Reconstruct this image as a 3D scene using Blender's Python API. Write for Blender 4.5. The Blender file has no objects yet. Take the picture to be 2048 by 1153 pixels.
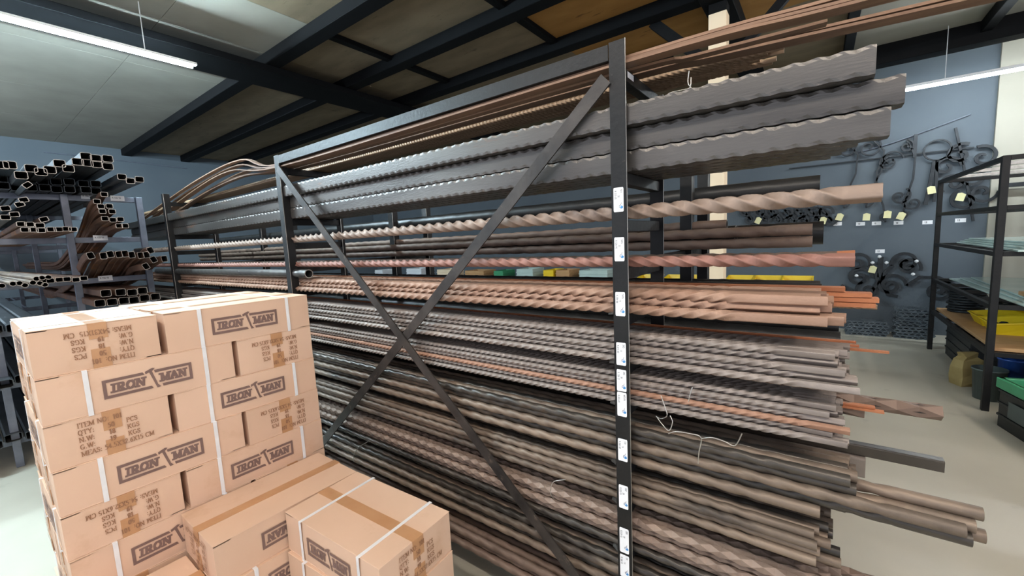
import bpy, math, random
from mathutils import Vector, Matrix
random.seed(11)
C = bpy.context.scene.collection
PI = math.pi
H = 1.55                                   # height of the lens above the floor; heights below are measured from the lens

# ------------------------------------------------------------------ camera
FPX = 831.03
RC = ((0.806, 0.590, -0.046), (0.030, -0.118, -0.993), (-0.591, 0.798, -0.113))
def ortho():
    z = Vector(RC[2]).normalized()
    x = Vector(RC[0]); x = (x - x.dot(z) * z).normalized()
    y = z.cross(x)
    return x, y, z
CX, CY, CZ = ortho()
cd = bpy.data.cameras.new('camera'); cam = bpy.data.objects.new('camera', cd); C.objects.link(cam)
cd.sensor_width = 36; cd.lens = FPX / 2048 * 36; cd.clip_start = .05
M = Matrix((CX, -CY, -CZ)).transposed().to_4x4(); M.translation = (0, 0, H)
cam.matrix_world = M
bpy.context.scene.camera = cam
def ray(px, py):
    return CX * (px - 1024) + CY * (py - 576.5) + CZ * FPX
def at(px, py, ax, val):
    r = ray(px, py); return r * (val / r[ax])
def xend(px, y, z):
    k = (px - 1024) / FPX
    return (k * (CZ[1] * y + CZ[2] * z) - (CX[1] * y + CX[2] * z)) / (CX[0] - k * CZ[0])

# ------------------------------------------------------------------ materials
def srgb(r, g, b):
    f = lambda c: (c / 255 / 12.92) if c / 255 <= .04045 else ((c / 255 + .055) / 1.055) ** 2.4
    return (f(r), f(g), f(b), 1)
def mat(name, c1, c2=None, scale=6., rough=.6, metal=0., bump=0., bscale=40., vary=0., c3=None, s3=3., t3=(.58, .68), stretch=None, spec=.5):
    m = bpy.data.materials.new(name); m.use_nodes = True
    nt = m.node_tree; N = nt.nodes; L = nt.links; b = N['Principled BSDF']
    b.inputs['Roughness'].default_value = rough; b.inputs['Metallic'].default_value = metal
    b.inputs['Specular IOR Level'].default_value = spec
    c1 = srgb(*c1); c2 = srgb(*c2) if c2 else c1
    tc = N.new('ShaderNodeTexCoord'); src = tc.outputs['Object']
    oi = N.new('ShaderNodeObjectInfo')
    ad = N.new('ShaderNodeVectorMath'); ad.operation = 'ADD'
    sc = N.new('ShaderNodeVectorMath'); sc.operation = 'SCALE'; sc.inputs[3].default_value = 37.
    cb = N.new('ShaderNodeCombineXYZ')
    for i in range(3): L.new(oi.outputs['Random'], cb.inputs[i])
    L.new(cb.outputs[0], sc.inputs[0])
    if stretch:
        mp = N.new('ShaderNodeVectorMath'); mp.operation = 'MULTIPLY'; mp.inputs[1].default_value = stretch
        L.new(src, mp.inputs[0]); src = mp.outputs[0]
    L.new(src, ad.inputs[0]); L.new(sc.outputs[0], ad.inputs[1]); src = ad.outputs[0]
    nz = N.new('ShaderNodeTexNoise'); nz.inputs['Scale'].default_value = scale; nz.inputs['Detail'].default_value = 5
    L.new(src, nz.inputs['Vector'])
    rp = N.new('ShaderNodeValToRGB'); rp.color_ramp.elements[0].position = .3; rp.color_ramp.elements[1].position = .7
    rp.color_ramp.elements[0].color = c1; rp.color_ramp.elements[1].color = c2
    L.new(nz.outputs[0], rp.inputs[0]); col = rp.outputs[0]
    if c3:
        n3 = N.new('ShaderNodeTexNoise'); n3.inputs['Scale'].default_value = s3; n3.inputs['Detail'].default_value = 6; n3.inputs['Roughness'].default_value = .65
        L.new(src, n3.inputs['Vector'])
        r3 = N.new('ShaderNodeValToRGB'); r3.color_ramp.elements[0].position, r3.color_ramp.elements[1].position = t3
        L.new(n3.outputs[0], r3.inputs[0])
        mx = N.new('ShaderNodeMix'); mx.data_type = 'RGBA'; mx.inputs['B'].default_value = srgb(*c3)
        L.new(r3.outputs[0], mx.inputs['Factor']); L.new(col, mx.inputs['A']); col = mx.outputs['Result']
    if vary:
        hs = N.new('ShaderNodeHueSaturation')
        mr = N.new('ShaderNodeMapRange'); mr.inputs['To Min'].default_value = 1 - vary; mr.inputs['To Max'].default_value = 1 + vary
        L.new(oi.outputs['Random'], mr.inputs[0]); L.new(mr.outputs[0], hs.inputs['Value']); L.new(col, hs.inputs['Color']); col = hs.outputs[0]
    L.new(col, b.inputs['Base Color'])
    if bump:
        nb = N.new('ShaderNodeTexNoise'); nb.inputs['Scale'].default_value = bscale; nb.inputs['Detail'].default_value = 4
        L.new(src, nb.inputs['Vector'])
        bp = N.new('ShaderNodeBump'); bp.inputs['Strength'].default_value = bump; bp.inputs['Distance'].default_value = .01
        L.new(nb.outputs[0], bp.inputs['Height']); L.new(bp.outputs[0], b.inputs['Normal'])
    return m
def emit(name, col, s):
    m = bpy.data.materials.new(name); m.use_nodes = True; nt = m.node_tree
    nt.nodes.remove(nt.nodes['Principled BSDF'])
    e = nt.nodes.new('ShaderNodeEmission'); e.inputs[0].default_value = (*col, 1); e.inputs[1].default_value = s
    nt.links.new(e.outputs[0], nt.nodes['Material Output'].inputs[0]); return m

MT = dict(
 black=mat('black_rack_paint', (15, 15, 16), (24, 23, 23), 14, .5, .0, .12, 60, c3=(70, 64, 58), s3=30, t3=(.68, .76), spec=.35),
 brace=mat('dusty_rack_paint', (40, 37, 36), (72, 66, 62), 9, .5, .3, .12, 60, c3=(120, 105, 92), s3=14, t3=(.62, .72), stretch=(1, 1, 1)),
 edge=mat('worn_steel_edge', (205, 202, 196), (170, 165, 158), 30, .35, .8),
 greyrack=mat('grey_rack_paint', (96, 102, 116), (122, 126, 138), 12, .45, .3, .08, 60),
 bigbar=mat('dusty_brown_bar', (136, 116, 103), (158, 138, 124), 7, .6, .25, .1, 90, .04, (96, 80, 72), 2.2),
 pinkbar=mat('rose_brown_bar', (138, 96, 84), (158, 116, 103), 6, .62, .2, .1, 90, .04, (112, 76, 66), 2.5),
 tan=mat('tan_rusty_bar', (146, 112, 92), (168, 136, 116), 6, .62, .2, .12, 90, .07, (168, 92, 48), 2.6, (.66, .74)),
 grey=mat('grey_brown_bar', (126, 115, 108), (152, 140, 132), 6, .58, .3, .12, 90, .09, (148, 98, 72), 2.2, (.66, .76)),
 brown=mat('brown_bar', (112, 92, 80), (138, 116, 102), 6, .6, .25, .12, 90, .1, (86, 70, 62), 2.2),
 rust=mat('faint_rust_bar', (150, 112, 90), (168, 128, 106), 8, .65, .15, .12, 90, .06),
 orange=mat('orange_rust_bar', (164, 98, 62), (186, 122, 84), 8, .7, .1, .12, 90, .06),
 tube=mat('taupe_tube', (104, 90, 78), (136, 118, 102), 4, .5, .35, .1, 90, .12, (70, 62, 56), 1.6, (.52, .66)),
 dtube=mat('dark_oily_tube', (62, 59, 56), (92, 84, 76), 4, .38, .5, .08, 90, .2, (118, 98, 80), 1.8, (.6, .72)),
 wov=mat('dusty_braided_bar', (122, 102, 90), (146, 126, 112), 8, .62, .2, .12, 90, .1, (96, 80, 72), 2.5),
 gspiral=mat('charcoal_tube', (54, 52, 51), (76, 71, 68), 5, .42, .45, .06, 90, .1, (104, 88, 76), 1.4, (.6, .75)),
 bspiral=mat('black_tube', (34, 34, 35), (48, 47, 46), 5, .4, .4, .05, 90, .08),
 mill=mat('mill_scale_steel', (80, 77, 75), (106, 102, 98), 3, .36, .65, .08, 50, .06, (136, 88, 56), 1.9, (.62, .74), stretch=(.6, 4, 4)),
 flat=mat('brown_flat_bar', (112, 84, 66), (138, 108, 86), 3, .6, .25, .1, 60, .12, (88, 60, 46), 1.5, stretch=(.5, 6, 6)),
 rope=mat('small_twisted_bar', (134, 108, 84), (156, 130, 104), 8, .55, .3, .1, 90, .1),
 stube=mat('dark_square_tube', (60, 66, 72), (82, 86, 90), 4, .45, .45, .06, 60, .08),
 rtube=mat('rusty_square_tube', (98, 72, 58), (126, 94, 76), 5, .6, .3, .1, 60, .08, (150, 96, 50), 3),
 mouth=mat('cut_steel_rim', (190, 184, 176), (150, 142, 134), 30, .4, .5),
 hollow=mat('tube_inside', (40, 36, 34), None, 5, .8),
 card=mat('cardboard', (214, 180, 154), (222, 189, 164), 2.5, .72, 0, .16, 11, .03, (202, 164, 134), 3, (.58, .75), spec=.3),
 ctop=mat('cardboard_edge', (188, 146, 110), (198, 156, 120), 5, .75, 0, .1, 20, .03, spec=.3),
 tape=mat('brown_packing_tape', (188, 140, 100), (196, 150, 110), 8, .28, 0, .12, 30, spec=.4),
 ink=mat('brown_box_ink', (118, 92, 84), (128, 102, 94), 20, .7),
 ink2=mat('brown_text_ink', (146, 104, 76), (158, 116, 88), 20, .7),
 strap=mat('white_plastic_strap', (238, 238, 240), (226, 226, 228), 20, .35),
 paper=mat('white_label_paper', (240, 240, 242), None, 20, .5),
 pen=mat('black_pen', (38, 38, 44), None, 20, .6),
 blue=mat('blue_print', (38, 120, 190), (90, 160, 215), 90, .5),
 yellow=mat('yellow_plastic', (232, 196, 20), (238, 204, 34), 8, .4),
 iron2=mat('grey_cast_iron', (84, 93, 100), (112, 121, 128), 12, .45, .5, .1, 60),
 iron=mat('dark_wrought_iron', (34, 38, 42), (52, 56, 60), 12, .5, .4, .1, 60),
 tag=mat('cream_paper_tag', (222, 214, 160), (230, 224, 176), 12, .6),
 wall=mat('blue_grey_wall_paint', (84, 93, 101), (92, 101, 108), 1.2, .75, 0, .04, 80),
 wall2=mat('cream_wall_paint', (160, 156, 142), (168, 164, 150), 1.2, .75, 0, .04, 80),
 floor=mat('concrete_floor', (176, 170, 154), (192, 186, 170), 1.3, .45, 0, .04, 60, c3=(150, 145, 130), s3=2.2, t3=(.62, .8)),
 beam=mat('black_beam_paint', (9, 10, 12), (14, 15, 17), 5, .7, 0, spec=.15),
 ply=mat('grey_plywood', (120, 106, 84), (142, 126, 102), 2.2, .8, 0, .05, 30, c3=(94, 80, 62), s3=5, t3=(.6, .75), stretch=(1, 3, 1)),
 ply2=mat('orange_plywood', (150, 106, 50), (170, 126, 66), 2.2, .8, 0, .05, 30, c3=(104, 70, 34), s3=4, t3=(.62, .72), stretch=(1, 3, 1)),
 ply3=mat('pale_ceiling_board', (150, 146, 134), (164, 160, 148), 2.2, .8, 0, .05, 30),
 cream=mat('cream_column_paint', (226, 204, 172), (232, 212, 182), 4, .6),
 glass=mat('frosted_glass_sheet', (176, 196, 190), (190, 208, 202), 4, .15, 0),
 wood=mat('shelf_wood', (170, 130, 88), (190, 150, 104), 5, .7, 0, .1, 40, stretch=(1, 8, 8)),
 blackplast=mat('black_plastic', (26, 27, 28), (36, 37, 38), 8, .45),
 green=mat('green_plastic', (58, 140, 96), (70, 152, 108), 8, .4),
 bluep=mat('blue_plastic', (36, 70, 140), (46, 84, 156), 8, .35),
 greyp=mat('grey_plastic', (70, 80, 78), (82, 92, 90), 8, .45),
 bag=mat('brown_paper_bag', (140, 120, 74), (158, 138, 90), 8, .75, 0, .3, 14),
 lampbody=mat('white_lamp_body', (220, 222, 224), None, 5, .5),
 led=emit('cool_led_tube', (.66, .88, 1.0), 215),
 led2=emit('cool_led_tube_far', (.84, .94, 1.0), 42),
 led3=emit('cool_fill_tube_left', (.70, .88, 1.0), 190),
 ledw=emit('warm_led_tube', (1.0, .92, .84), 46),
)

# ------------------------------------------------------------------ mesh builder
class MB:
    def __init__(s): s.v = []; s.f = []; s.mi = []; s.sm = []
    def add(s, vs, fs, mi=0, smooth=False):
        b = len(s.v); s.v += [tuple(v) for v in vs]
        for f in fs: s.f.append([b + i for i in f]); s.mi.append(mi); s.sm.append(smooth)
    def cbox(s, x0, y0, z0, x1, y1, z1, b=.002, mi=0):
        if b <= 0: return s.box(x0, y0, z0, x1, y1, z1, mi)
        b = min(b, (x1 - x0) * .45, (y1 - y0) * .45, (z1 - z0) * .45)
        lo = (x0, y0, z0); hi = (x1, y1, z1); vs = []; idx = {}
        for sx in (0, 1):
            for sy in (0, 1):
                for sz in (0, 1):
                    sg = (sx, sy, sz)
                    for ax in range(3):
                        p = []
                        for k in range(3):
                            e = hi[k] if sg[k] else lo[k]
                            if k != ax: e += -b if sg[k] else b
                            p.append(e)
                        idx[(sg, ax)] = len(vs); vs.append(p)
        fs = []
        for ax in range(3):
            u, w = (ax + 1) % 3, (ax + 2) % 3
            for sd in (0, 1):
                q = []
                for a, c in ((0, 0), (1, 0), (1, 1), (0, 1)):
                    sg = [0, 0, 0]; sg[ax] = sd; sg[u] = a; sg[w] = c; q.append(idx[(tuple(sg), ax)])
                fs.append(q if sd else q[::-1])
        for ax in range(3):
            u, w = (ax + 1) % 3, (ax + 2) % 3
            for a in (0, 1):
                for c in (0, 1):
                    s0 = [0, 0, 0]; s0[u] = a; s0[w] = c; s1 = list(s0); s1[ax] = 1
                    s0 = tuple(s0); s1 = tuple(s1)
                    q = [idx[(s0, u)], idx[(s1, u)], idx[(s1, w)], idx[(s0, w)]]
                    fs.append(q if a == c else q[::-1])
        for sx in (0, 1):
            for sy in (0, 1):
                for sz in (0, 1):
                    sg = (sx, sy, sz); t = [idx[(sg, 0)], idx[(sg, 1)], idx[(sg, 2)]]
                    fs.append(t if (sx + sy + sz) % 2 else t[::-1])
        s.add(vs, fs, mi)
    def box(s, x0, y0, z0, x1, y1, z1, mi=0):
        vs = [(x0, y0, z0), (x1, y0, z0), (x1, y1, z0), (x0, y1, z0), (x0, y0, z1), (x1, y0, z1), (x1, y1, z1), (x0, y1, z1)]
        s.add(vs, [(3, 2, 1, 0), (4, 5, 6, 7), (0, 1, 5, 4), (1, 2, 6, 5), (2, 3, 7, 6), (3, 0, 4, 7)], mi)
    def sweep(s, path, prof, mi=0, up=(0, 0, 1), smooth=False, cap=True, closed=False):
        P = [Vector(p) for p in path]; n = len(prof); up = Vector(up); rings = []
        for i, p in enumerate(P):
            if closed: t = P[(i + 1) % len(P)] - P[i - 1]
            else: t = P[min(i + 1, len(P) - 1)] - P[max(i - 1, 0)]
            t.normalize(); u = up - up.dot(t) * t
            if u.length < 1e-4: u = Vector((1, 0, 0)) - t.x * t
            u.normalize(); w = t.cross(u)
            k = prof(i / (len(P) - 1)) if callable(prof) else prof
            rings.append([p + w * a + u * b for a, b in k])
        n = len(rings[0]); vs = [q for r in rings for q in r]; fs = []
        R = len(rings) if closed else len(rings) - 1
        for i in range(R):
            a = i * n; b = ((i + 1) % len(rings)) * n
            for j in range(n):
                k = (j + 1) % n; fs.append((a + j, a + k, b + k, b + j))
        s.add(vs, fs, mi, smooth)
        if cap and not closed:
            s.add(rings[0], [list(range(n))[::-1]], mi); s.add(rings[-1], [list(range(n))], mi)
    def tube(s, path, r, n=8, mi=0, **k): s.sweep(path, circ(r, n), mi, smooth=True, **k)
    def bar(s, a, b, w, h, mi=0, up=(0, 0, 1)):
        s.sweep([a, b], rect(w, h), mi, up=up)
    def lathe(s, prof, n=20, mi=0, c=(0, 0)):
        vs = []; fs = []
        for r, z in prof:
            for i in range(n): vs.append((c[0] + r * math.cos(2 * PI * i / n), c[1] + r * math.sin(2 * PI * i / n), z))
        for k in range(len(prof) - 1):
            for i in range(n):
                j = (i + 1) % n; fs.append((k * n + i, k * n + j, (k + 1) * n + j, (k + 1) * n + i))
        s.add(vs, fs, mi, True)
    def polys(s, pl, o, ex, ey, mi=0):
        o = Vector(o); ex = Vector(ex); ey = Vector(ey); nn = ex.cross(ey)
        for i, p in enumerate(pl):
            s.add([o + ex * a + ey * b + nn * (i % 14) * 1.6e-5 for a, b in p], [list(range(len(p)))], mi)
    def mesh(s, name, mats):
        m = bpy.data.meshes.new(name); m.from_pydata(s.v, [], s.f)
        for x in mats: m.materials.append(x)
        m.polygons.foreach_set('material_index', s.mi); m.polygons.foreach_set('use_smooth', s.sm)
        m.update(); return m
def circ(r, n, ph=0): return [(r * math.cos(2 * PI * i / n + ph), r * math.sin(2 * PI * i / n + ph)) for i in range(n)]
def rect(w, h): return [(-w / 2, -h / 2), (w / 2, -h / 2), (w / 2, h / 2), (-w / 2, h / 2)]
def link(name, me, parent=None, loc=(0, 0, 0), rot=(0, 0, 0), label=None, cat=None, group=None, kind=None):
    o = bpy.data.objects.new(name, me); C.objects.link(o)
    if parent: o.parent = parent
    o.location = loc; o.rotation_euler = rot
    tag(o, label, cat, group, kind); return o
def tag(o, label=None, cat=None, group=None, kind=None):
    if label: o['label'] = label
    if cat: o['category'] = cat
    if group: o['group'] = group
    if kind: o['kind'] = kind
def build(mb, name, m, parent=None, **k):
    ms = m if isinstance(m, (list, tuple)) else [m]
    return link(name, mb.mesh(name, [MT[x] if isinstance(x, str) else x for x in ms]), parent, **k)
def W(x, y, z): return (x, y, z + H)
def struct(mb, name, m): return build(mb, name, m, kind='structure', loc=(0, 0, H))
ORD = ['first', 'second', 'third', 'fourth', 'fifth', 'sixth', 'seventh', 'eighth', 'ninth', 'tenth', 'eleventh', 'twelfth', 'thirteenth', 'fourteenth']

# ------------------------------------------------------------------ stroke lettering
def ell(cx, cy, rx, ry, a0, a1, n=12):
    return [(cx + rx * math.cos(math.radians(a0 + (a1 - a0) * i / n)), cy + ry * math.sin(math.radians(a0 + (a1 - a0) * i / n))) for i in range(n + 1)]
GL = {
 'I': (.42, [[(.21, 0), (.21, 1)]], [(.21, 0), (.21, 1)]),
 'T': (.72, [[(.36, 0), (.36, 1)], [(.04, 1), (.68, 1)], [(.05, 1), (.05, .82)], [(.67, 1), (.67, .82)]], [(.36, 0)]),
 'E': (.66, [[(.14, 0), (.14, 1)], [(.02, 1), (.6, 1)], [(.02, 0), (.62, 0)], [(.14, .52), (.46, .52)], [(.6, 1), (.6, .82)], [(.62, 0), (.62, .2)]], []),
 'M': (.98, [[(.14, 0), (.14, 1)], [(.14, 1), (.48, .08)], [(.48, .08), (.83, 1)], [(.83, 0), (.83, 1)]], [(.14, 0), (.83, 0), (.1, 1), (.87, 1)]),
 'N': (.84, [[(.14, 0), (.14, 1)], [(.14, 1), (.7, 0)], [(.7, 0), (.7, 1)]], [(.14, 0), (.1, 1), (.7, 1)]),
 'O': (.78, [ell(.38, .5, .29, .5, 0, 360, 18)], []),
 'Q': (.78, [ell(.38, .5, .29, .5, 0, 360, 18), [(.4, .1), (.66, -.2)]], []),
 'Y': (.74, [[(.08, 1), (.37, .48)], [(.66, 1), (.37, .48)], [(.37, .48), (.37, 0)]], [(.37, 0), (.08, 1), (.66, 1)]),
 'P': (.64, [[(.15, 0), (.15, 1)], [(.05, 1), (.36, 1)] + ell(.36, .74, .2, .26, 90, -90, 8) + [(.15, .48)]], [(.15, 0)]),
 'R': (.74, [[(.15, 0), (.15, 1)], [(.05, 1), (.36, 1)] + ell(.36, .75, .2, .25, 90, -90, 8) + [(.15, .5)], [(.34, .5), (.62, 0)]], [(.15, 0), (.63, 0)]),
 'C': (.72, [ell(.38, .5, .3, .5, 45, 315, 14), [(.6, .86), (.62, 1)]], []),
 'G': (.78, [ell(.38, .5, .3, .5, 45, 325, 14), [(.63, .42), (.63, .08)], [(.44, .42), (.74, .42)]], []),
 'S': (.58, [[(.49, .78), (.43, .94), (.28, 1), (.13, .91), (.1, .73), (.24, .58), (.42, .46), (.5, .28), (.44, .08), (.28, 0), (.12, .06), (.05, .24)]], []),
 'W': (1.0, [[(.04, 1), (.28, 0)], [(.28, 0), (.5, .9)], [(.5, .9), (.73, 0)], [(.73, 0), (.96, 1)]], [(.06, 1), (.5, .95), (.94, 1)]),
 'K': (.78, [[(.14, 0), (.14, 1)], [(.16, .4), (.62, 1)], [(.3, .56), (.66, 0)]], [(.14, 0), (.14, 1), (.62, 1), (.66, 0)]),
 'A': (.76, [[(.07, 0), (.37, 1)], [(.37, 1), (.69, 0)], [(.18, .34), (.57, .34)]], [(.08, 0), (.68, 0)]),
 'X': (.72, [[(.1, 0), (.6, 1)], [(.1, 1), (.62, 0)]], [(.1, 0), (.62, 0), (.1, 1), (.6, 1)]),
 'U': (.74, [[(.12, 1), (.12, .3)] + ell(.36, .28, .24, .28, 180, 360, 8) + [(.6, 1)]], []),
 'L': (.6, [[(.12, 1), (.12, 0)], [(.12, 0), (.55, 0)]], []),
 'D': (.7, [[(.12, 0), (.12, 1)], [(.12, 1), (.3, 1)] + ell(.3, .5, .32, .5, 90, -90, 10) + [(.12, 0)]], []),
 '0': (.56, [ell(.28, .5, .19, .5, 0, 360, 16)], []),
 '1': (.5, [[(.27, 0), (.27, 1)], [(.27, 1), (.12, .86)]], [(.27, 0)]),
 '2': (.56, [[(.08, .75), (.14, .93), (.28, 1), (.43, .92), (.46, .74), (.34, .45), (.06, 0)], [(.06, .03), (.5, .03)]], []),
 '3': (.56, [[(.08, .85), (.25, 1), (.42, .9), (.42, .68), (.24, .54), (.44, .42), (.47, .2), (.32, 0), (.07, .08)]], []),
 '4': (.58, [[(.38, 0), (.38, 1)], [(.38, 1), (.05, .3)], [(.05, .3), (.54, .3)]], []),
 '5': (.56, [[(.46, 1), (.15, 1), (.11, .56), (.3, .6), (.46, .46), (.46, .18), (.28, 0), (.06, .07)]], []),
 '6': (.56, [[(.44, .96), (.22, .8), (.1, .45)] + ell(.28, .29, .18, .29, 160, 520, 12)], []),
 '7': (.54, [[(.06, 1), (.48, 1), (.2, 0)]], []),
 '8': (.56, [ell(.28, .75, .15, .25, 0, 360, 12), ell(.28, .26, .2, .27, 0, 360, 12)], []),
 '9': (.56, [ell(.28, .71, .18, .29, -20, 340, 12) + [(.44, .4), (.3, .12), (.1, .02)]], []),
 ':': (.34, [[(.15, .02), (.15, .14)], [(.15, .5), (.15, .62)]], []),
 '.': (.3, [[(.14, .0), (.14, .12)]], []),
 '-': (.4, [[(.06, .42), (.34, .42)]], []),
 ' ': (.34, [], []),
}
def hull(pts):
    pts = sorted(set(pts)); lo = []; up = []
    cr = lambda o, a, b: (a[0] - o[0]) * (b[1] - o[1]) - (a[1] - o[1]) * (b[0] - o[0])
    for p in pts:
        while len(lo) > 1 and cr(lo[-2], lo[-1], p) <= 1e-12: lo.pop()
        lo.append(p)
    for p in reversed(pts):
        while len(up) > 1 and cr(up[-2], up[-1], p) <= 1e-12: up.pop()
        up.append(p)
    return lo[:-1] + up[:-1]
def nib(a, b, w, h):
    return hull([(p[0] + sx * w / 2, p[1] + sy * h / 2) for p in (a, b) for sx in (-1, 1) for sy in (-1, 1)])
def lettering(txt, x, y, h, w=.14, t=.065, ser=.3, xs=1., slant=0., track=.04):
    """polygons of a line of text, lower left corner at x, y, cap height h"""
    out = []; cx = x
    for ch in txt:
        g = GL[ch]; hh = h - h * t
        f = lambda p: (cx + h * xs * p[0] + slant * h * p[1], y + h * t / 2 + hh * p[1])
        for st in g[1]:
            for a, b in zip(st, st[1:]): out.append(nib(f(a), f(b), h * w, h * t))
        for (a, b) in g[2]:
            if ser: out.append(nib(f((a - ser / 2, b)), f((a + ser / 2, b)), h * .02, h * t * (1 if ser < .5 else 1)))
        cx += h * xs * (g[0] + track)
    return out, cx
def width(txt, h, xs=1., track=.04): return sum(h * xs * (GL[c][0] + track) for c in txt)
def logo_polys(w, h):
    """framed two-word logo with a hammer between the words, lower left at 0, 0"""
    t = h * .15; P = []
    g1, g2, g3, g4 = .425 * w, .56 * w, .52 * w, .635 * w
    P.append([(0, 0), (t * .95, 0), (t * .95, h), (0, h)])
    P.append([(0, h - t), (g1 + t * .5, h - t), (g1, h), (0, h)])
    P.append([(0, 0), (g3 + t * .1, 0), (g3 - t * .4, t), (0, t)])
    P.append([(w - t * .95, 0), (w, 0), (w, h), (w - t * .95, h)])
    P.append([(g2, h - t), (w, h - t), (w, h), (g2 - t * .2, h)])
    P.append([(g4, 0), (w, 0), (w, t), (g4 - t * .2, t)])
    hx = .505 * w
    P.append([(hx - .055 * w, h * 1.0), (hx - .05 * w, h * .86), (hx + .035 * w, h * .99), (hx + .06 * w, h * 1.1), (hx + .03 * w, h * 1.14)])   # hammer head
    P.append([(hx - .012 * w, h * .98), (hx + .02 * w, h * 1.02), (hx + .075 * w, h * .16), (hx + .105 * w, h * .0), (hx + .06 * w, h * -.02)])  # handle
    H1 = h * .5
    a, e = lettering('IRON', .075 * w, h * .25, H1, .21, .2, .5, .98 * (.375 * w) / width('IRON', H1), .08)
    b, e = lettering('MAN', .61 * w, h * .25, H1, .21, .2, .5, .98 * (.325 * w) / width('MAN', H1), .04)
    return P + a + b

# ------------------------------------------------------------------ bar stock
BL = 6.2
def ringmesh(name, rings, xs, mi, hollow=None, mats=('brown',), smooth=True):
    """rings of the same count along x; hollow: wall thickness to sink a mouth into the right end"""
    mb = MB(); n = len(rings[0]); vs = []; fs = []
    for x, r in zip(xs, rings): vs += [(x, a, b) for a, b in r]
    for i in range(len(xs) - 1):
        for j in range(n):
            k = (j + 1) % n; fs.append((i * n + j, i * n + k, (i + 1) * n + k, (i + 1) * n + j))
    mb.add(vs, fs, 0, smooth)
    def endcap(x, r, d):
        if hollow:
            q = []
            for a, b in r:
                l = math.hypot(a, b); s = max(.1, (l - hollow * 1.2) / l); q.append((a * s, b * s))
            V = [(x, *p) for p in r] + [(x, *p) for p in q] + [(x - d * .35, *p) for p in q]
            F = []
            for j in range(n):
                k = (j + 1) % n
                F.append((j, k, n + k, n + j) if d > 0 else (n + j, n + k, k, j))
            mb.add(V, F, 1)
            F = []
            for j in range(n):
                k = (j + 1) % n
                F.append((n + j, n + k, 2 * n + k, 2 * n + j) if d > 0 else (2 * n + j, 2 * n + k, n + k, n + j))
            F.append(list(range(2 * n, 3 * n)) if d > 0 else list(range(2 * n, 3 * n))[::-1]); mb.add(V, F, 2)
        else:
            mb.add([(x, *p) for p in r], [list(range(n)) if d > 0 else list(range(n))[::-1]], 1 if len(mats) > 1 else 0)
    endcap(xs[-1], rings[-1], 1); endcap(xs[0], rings[0], -1)
    return mb.mesh(name, [MT[m] for m in mats])
def rsq(s, b, per=3):
    """rounded square outline, side s, corner radius b"""
    out = []
    for q in range(4):
        c = (s / 2 - b); cx = c * (1 if q in (0, 3) else -1); cy = c * (1 if q in (0, 1) else -1)
        for i in range(per):
            a = q * PI / 2 + (PI / 2) * i / (per - 1); out.append((cx + b * math.cos(a), cy + b * math.sin(a)))
    return out
def twisted_square(name, d, pitch, hand, m, plain=.16, per=3, L=BL, step=12, left_plain=.1):
    R_ = d / 2; base = []
    for q in range(4):
        for da, rr in ((-.16, 1), (.16, 1), (PI / 4, .54)): base.append((R_ * rr * math.cos(q * PI / 2 + PI / 4 + da), R_ * rr * math.sin(q * PI / 2 + PI / 4 + da)))
    flatb = [(x if True else 0, y) for x, y in base]; rings = []; xs = []
    n = int(L / pitch * step); x0 = -L
    for i in range(n + 1):
        x = -L + L * i / n
        t = min(max(x, -L + left_plain), -plain)
        a = hand * 2 * PI * (t + plain) / pitch; c, sn = math.cos(a), math.sin(a)
        rings.append([(p[0] * c - p[1] * sn, p[0] * sn + p[1] * c) for p in base]); xs.append(x)
    return ringmesh(name, rings, xs, 0, None, (m, 'mouth') if m in ('grey',) else (m,))
def spiral_tube(name, d, pitch, hand, starts, m, depth=.05, sharp=3, groove=True, plain=.12, n=20, L=BL, step=16, both=False, rim='mouth', wall=.003):
    rings = []; xs = []; N = int(L / pitch * step); R = d / 2
    for i in range(N + 1):
        x = -L + L * i / N; fade = min(1, max(0, (-x - plain) / .02)) if plain else 1
        r = []
        for j in range(n):
            th = 2 * PI * j / n
            v = (.5 + .5 * math.cos(starts * (th - hand * 2 * PI * x / pitch))) ** sharp if not both else \
                max(max(0, math.cos(starts * (th - 2 * PI * x / pitch))) ** sharp, max(0, math.cos(starts * (th + 2 * PI * x / pitch))) ** sharp)
            rr = R * (1 - depth * fade * v) if groove else R * (1 - depth + depth * fade * v)
            r.append((rr * math.cos(th), rr * math.sin(th)))
        rings.append(r); xs.append(x)
    return ringmesh(name, rings, xs, 0, wall, (m, rim, 'hollow'))
def facet_bar(name, d, n, step, m, wall=None, L=BL):
    mb = MB(); R = d / 2; N = int(L / step); vs = []; fs = []
    for i in range(N + 1):
        for j in range(n):
            a = 2 * PI * (j + .5 * (i % 2)) / n + .3; vs.append((step * (i - N), R * math.cos(a), R * math.sin(a)))
    for i in range(N):
        for j in range(n):
            k = (j + 1) % n; a, b, c, e = i * n + j, i * n + k, (i + 1) * n + j, (i + 1) * n + k
            fs += [(a, b, c), (b, e, c)] if i % 2 == 0 else [(a, e, c), (a, b, e)]
    mb.add(vs, fs); mb.add(vs[:n], [list(range(n))[::-1]])
    E = vs[-n:]; x = E[0][0]
    if wall:
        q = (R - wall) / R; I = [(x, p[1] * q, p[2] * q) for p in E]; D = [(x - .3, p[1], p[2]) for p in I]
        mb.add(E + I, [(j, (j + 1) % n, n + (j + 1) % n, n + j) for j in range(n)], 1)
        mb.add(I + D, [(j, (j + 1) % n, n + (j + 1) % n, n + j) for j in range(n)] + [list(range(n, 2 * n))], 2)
    else: mb.add(E, [list(range(n))])
    return mb.mesh(name, [MT[t] for t in (m, 'mouth', 'hollow')])
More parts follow.
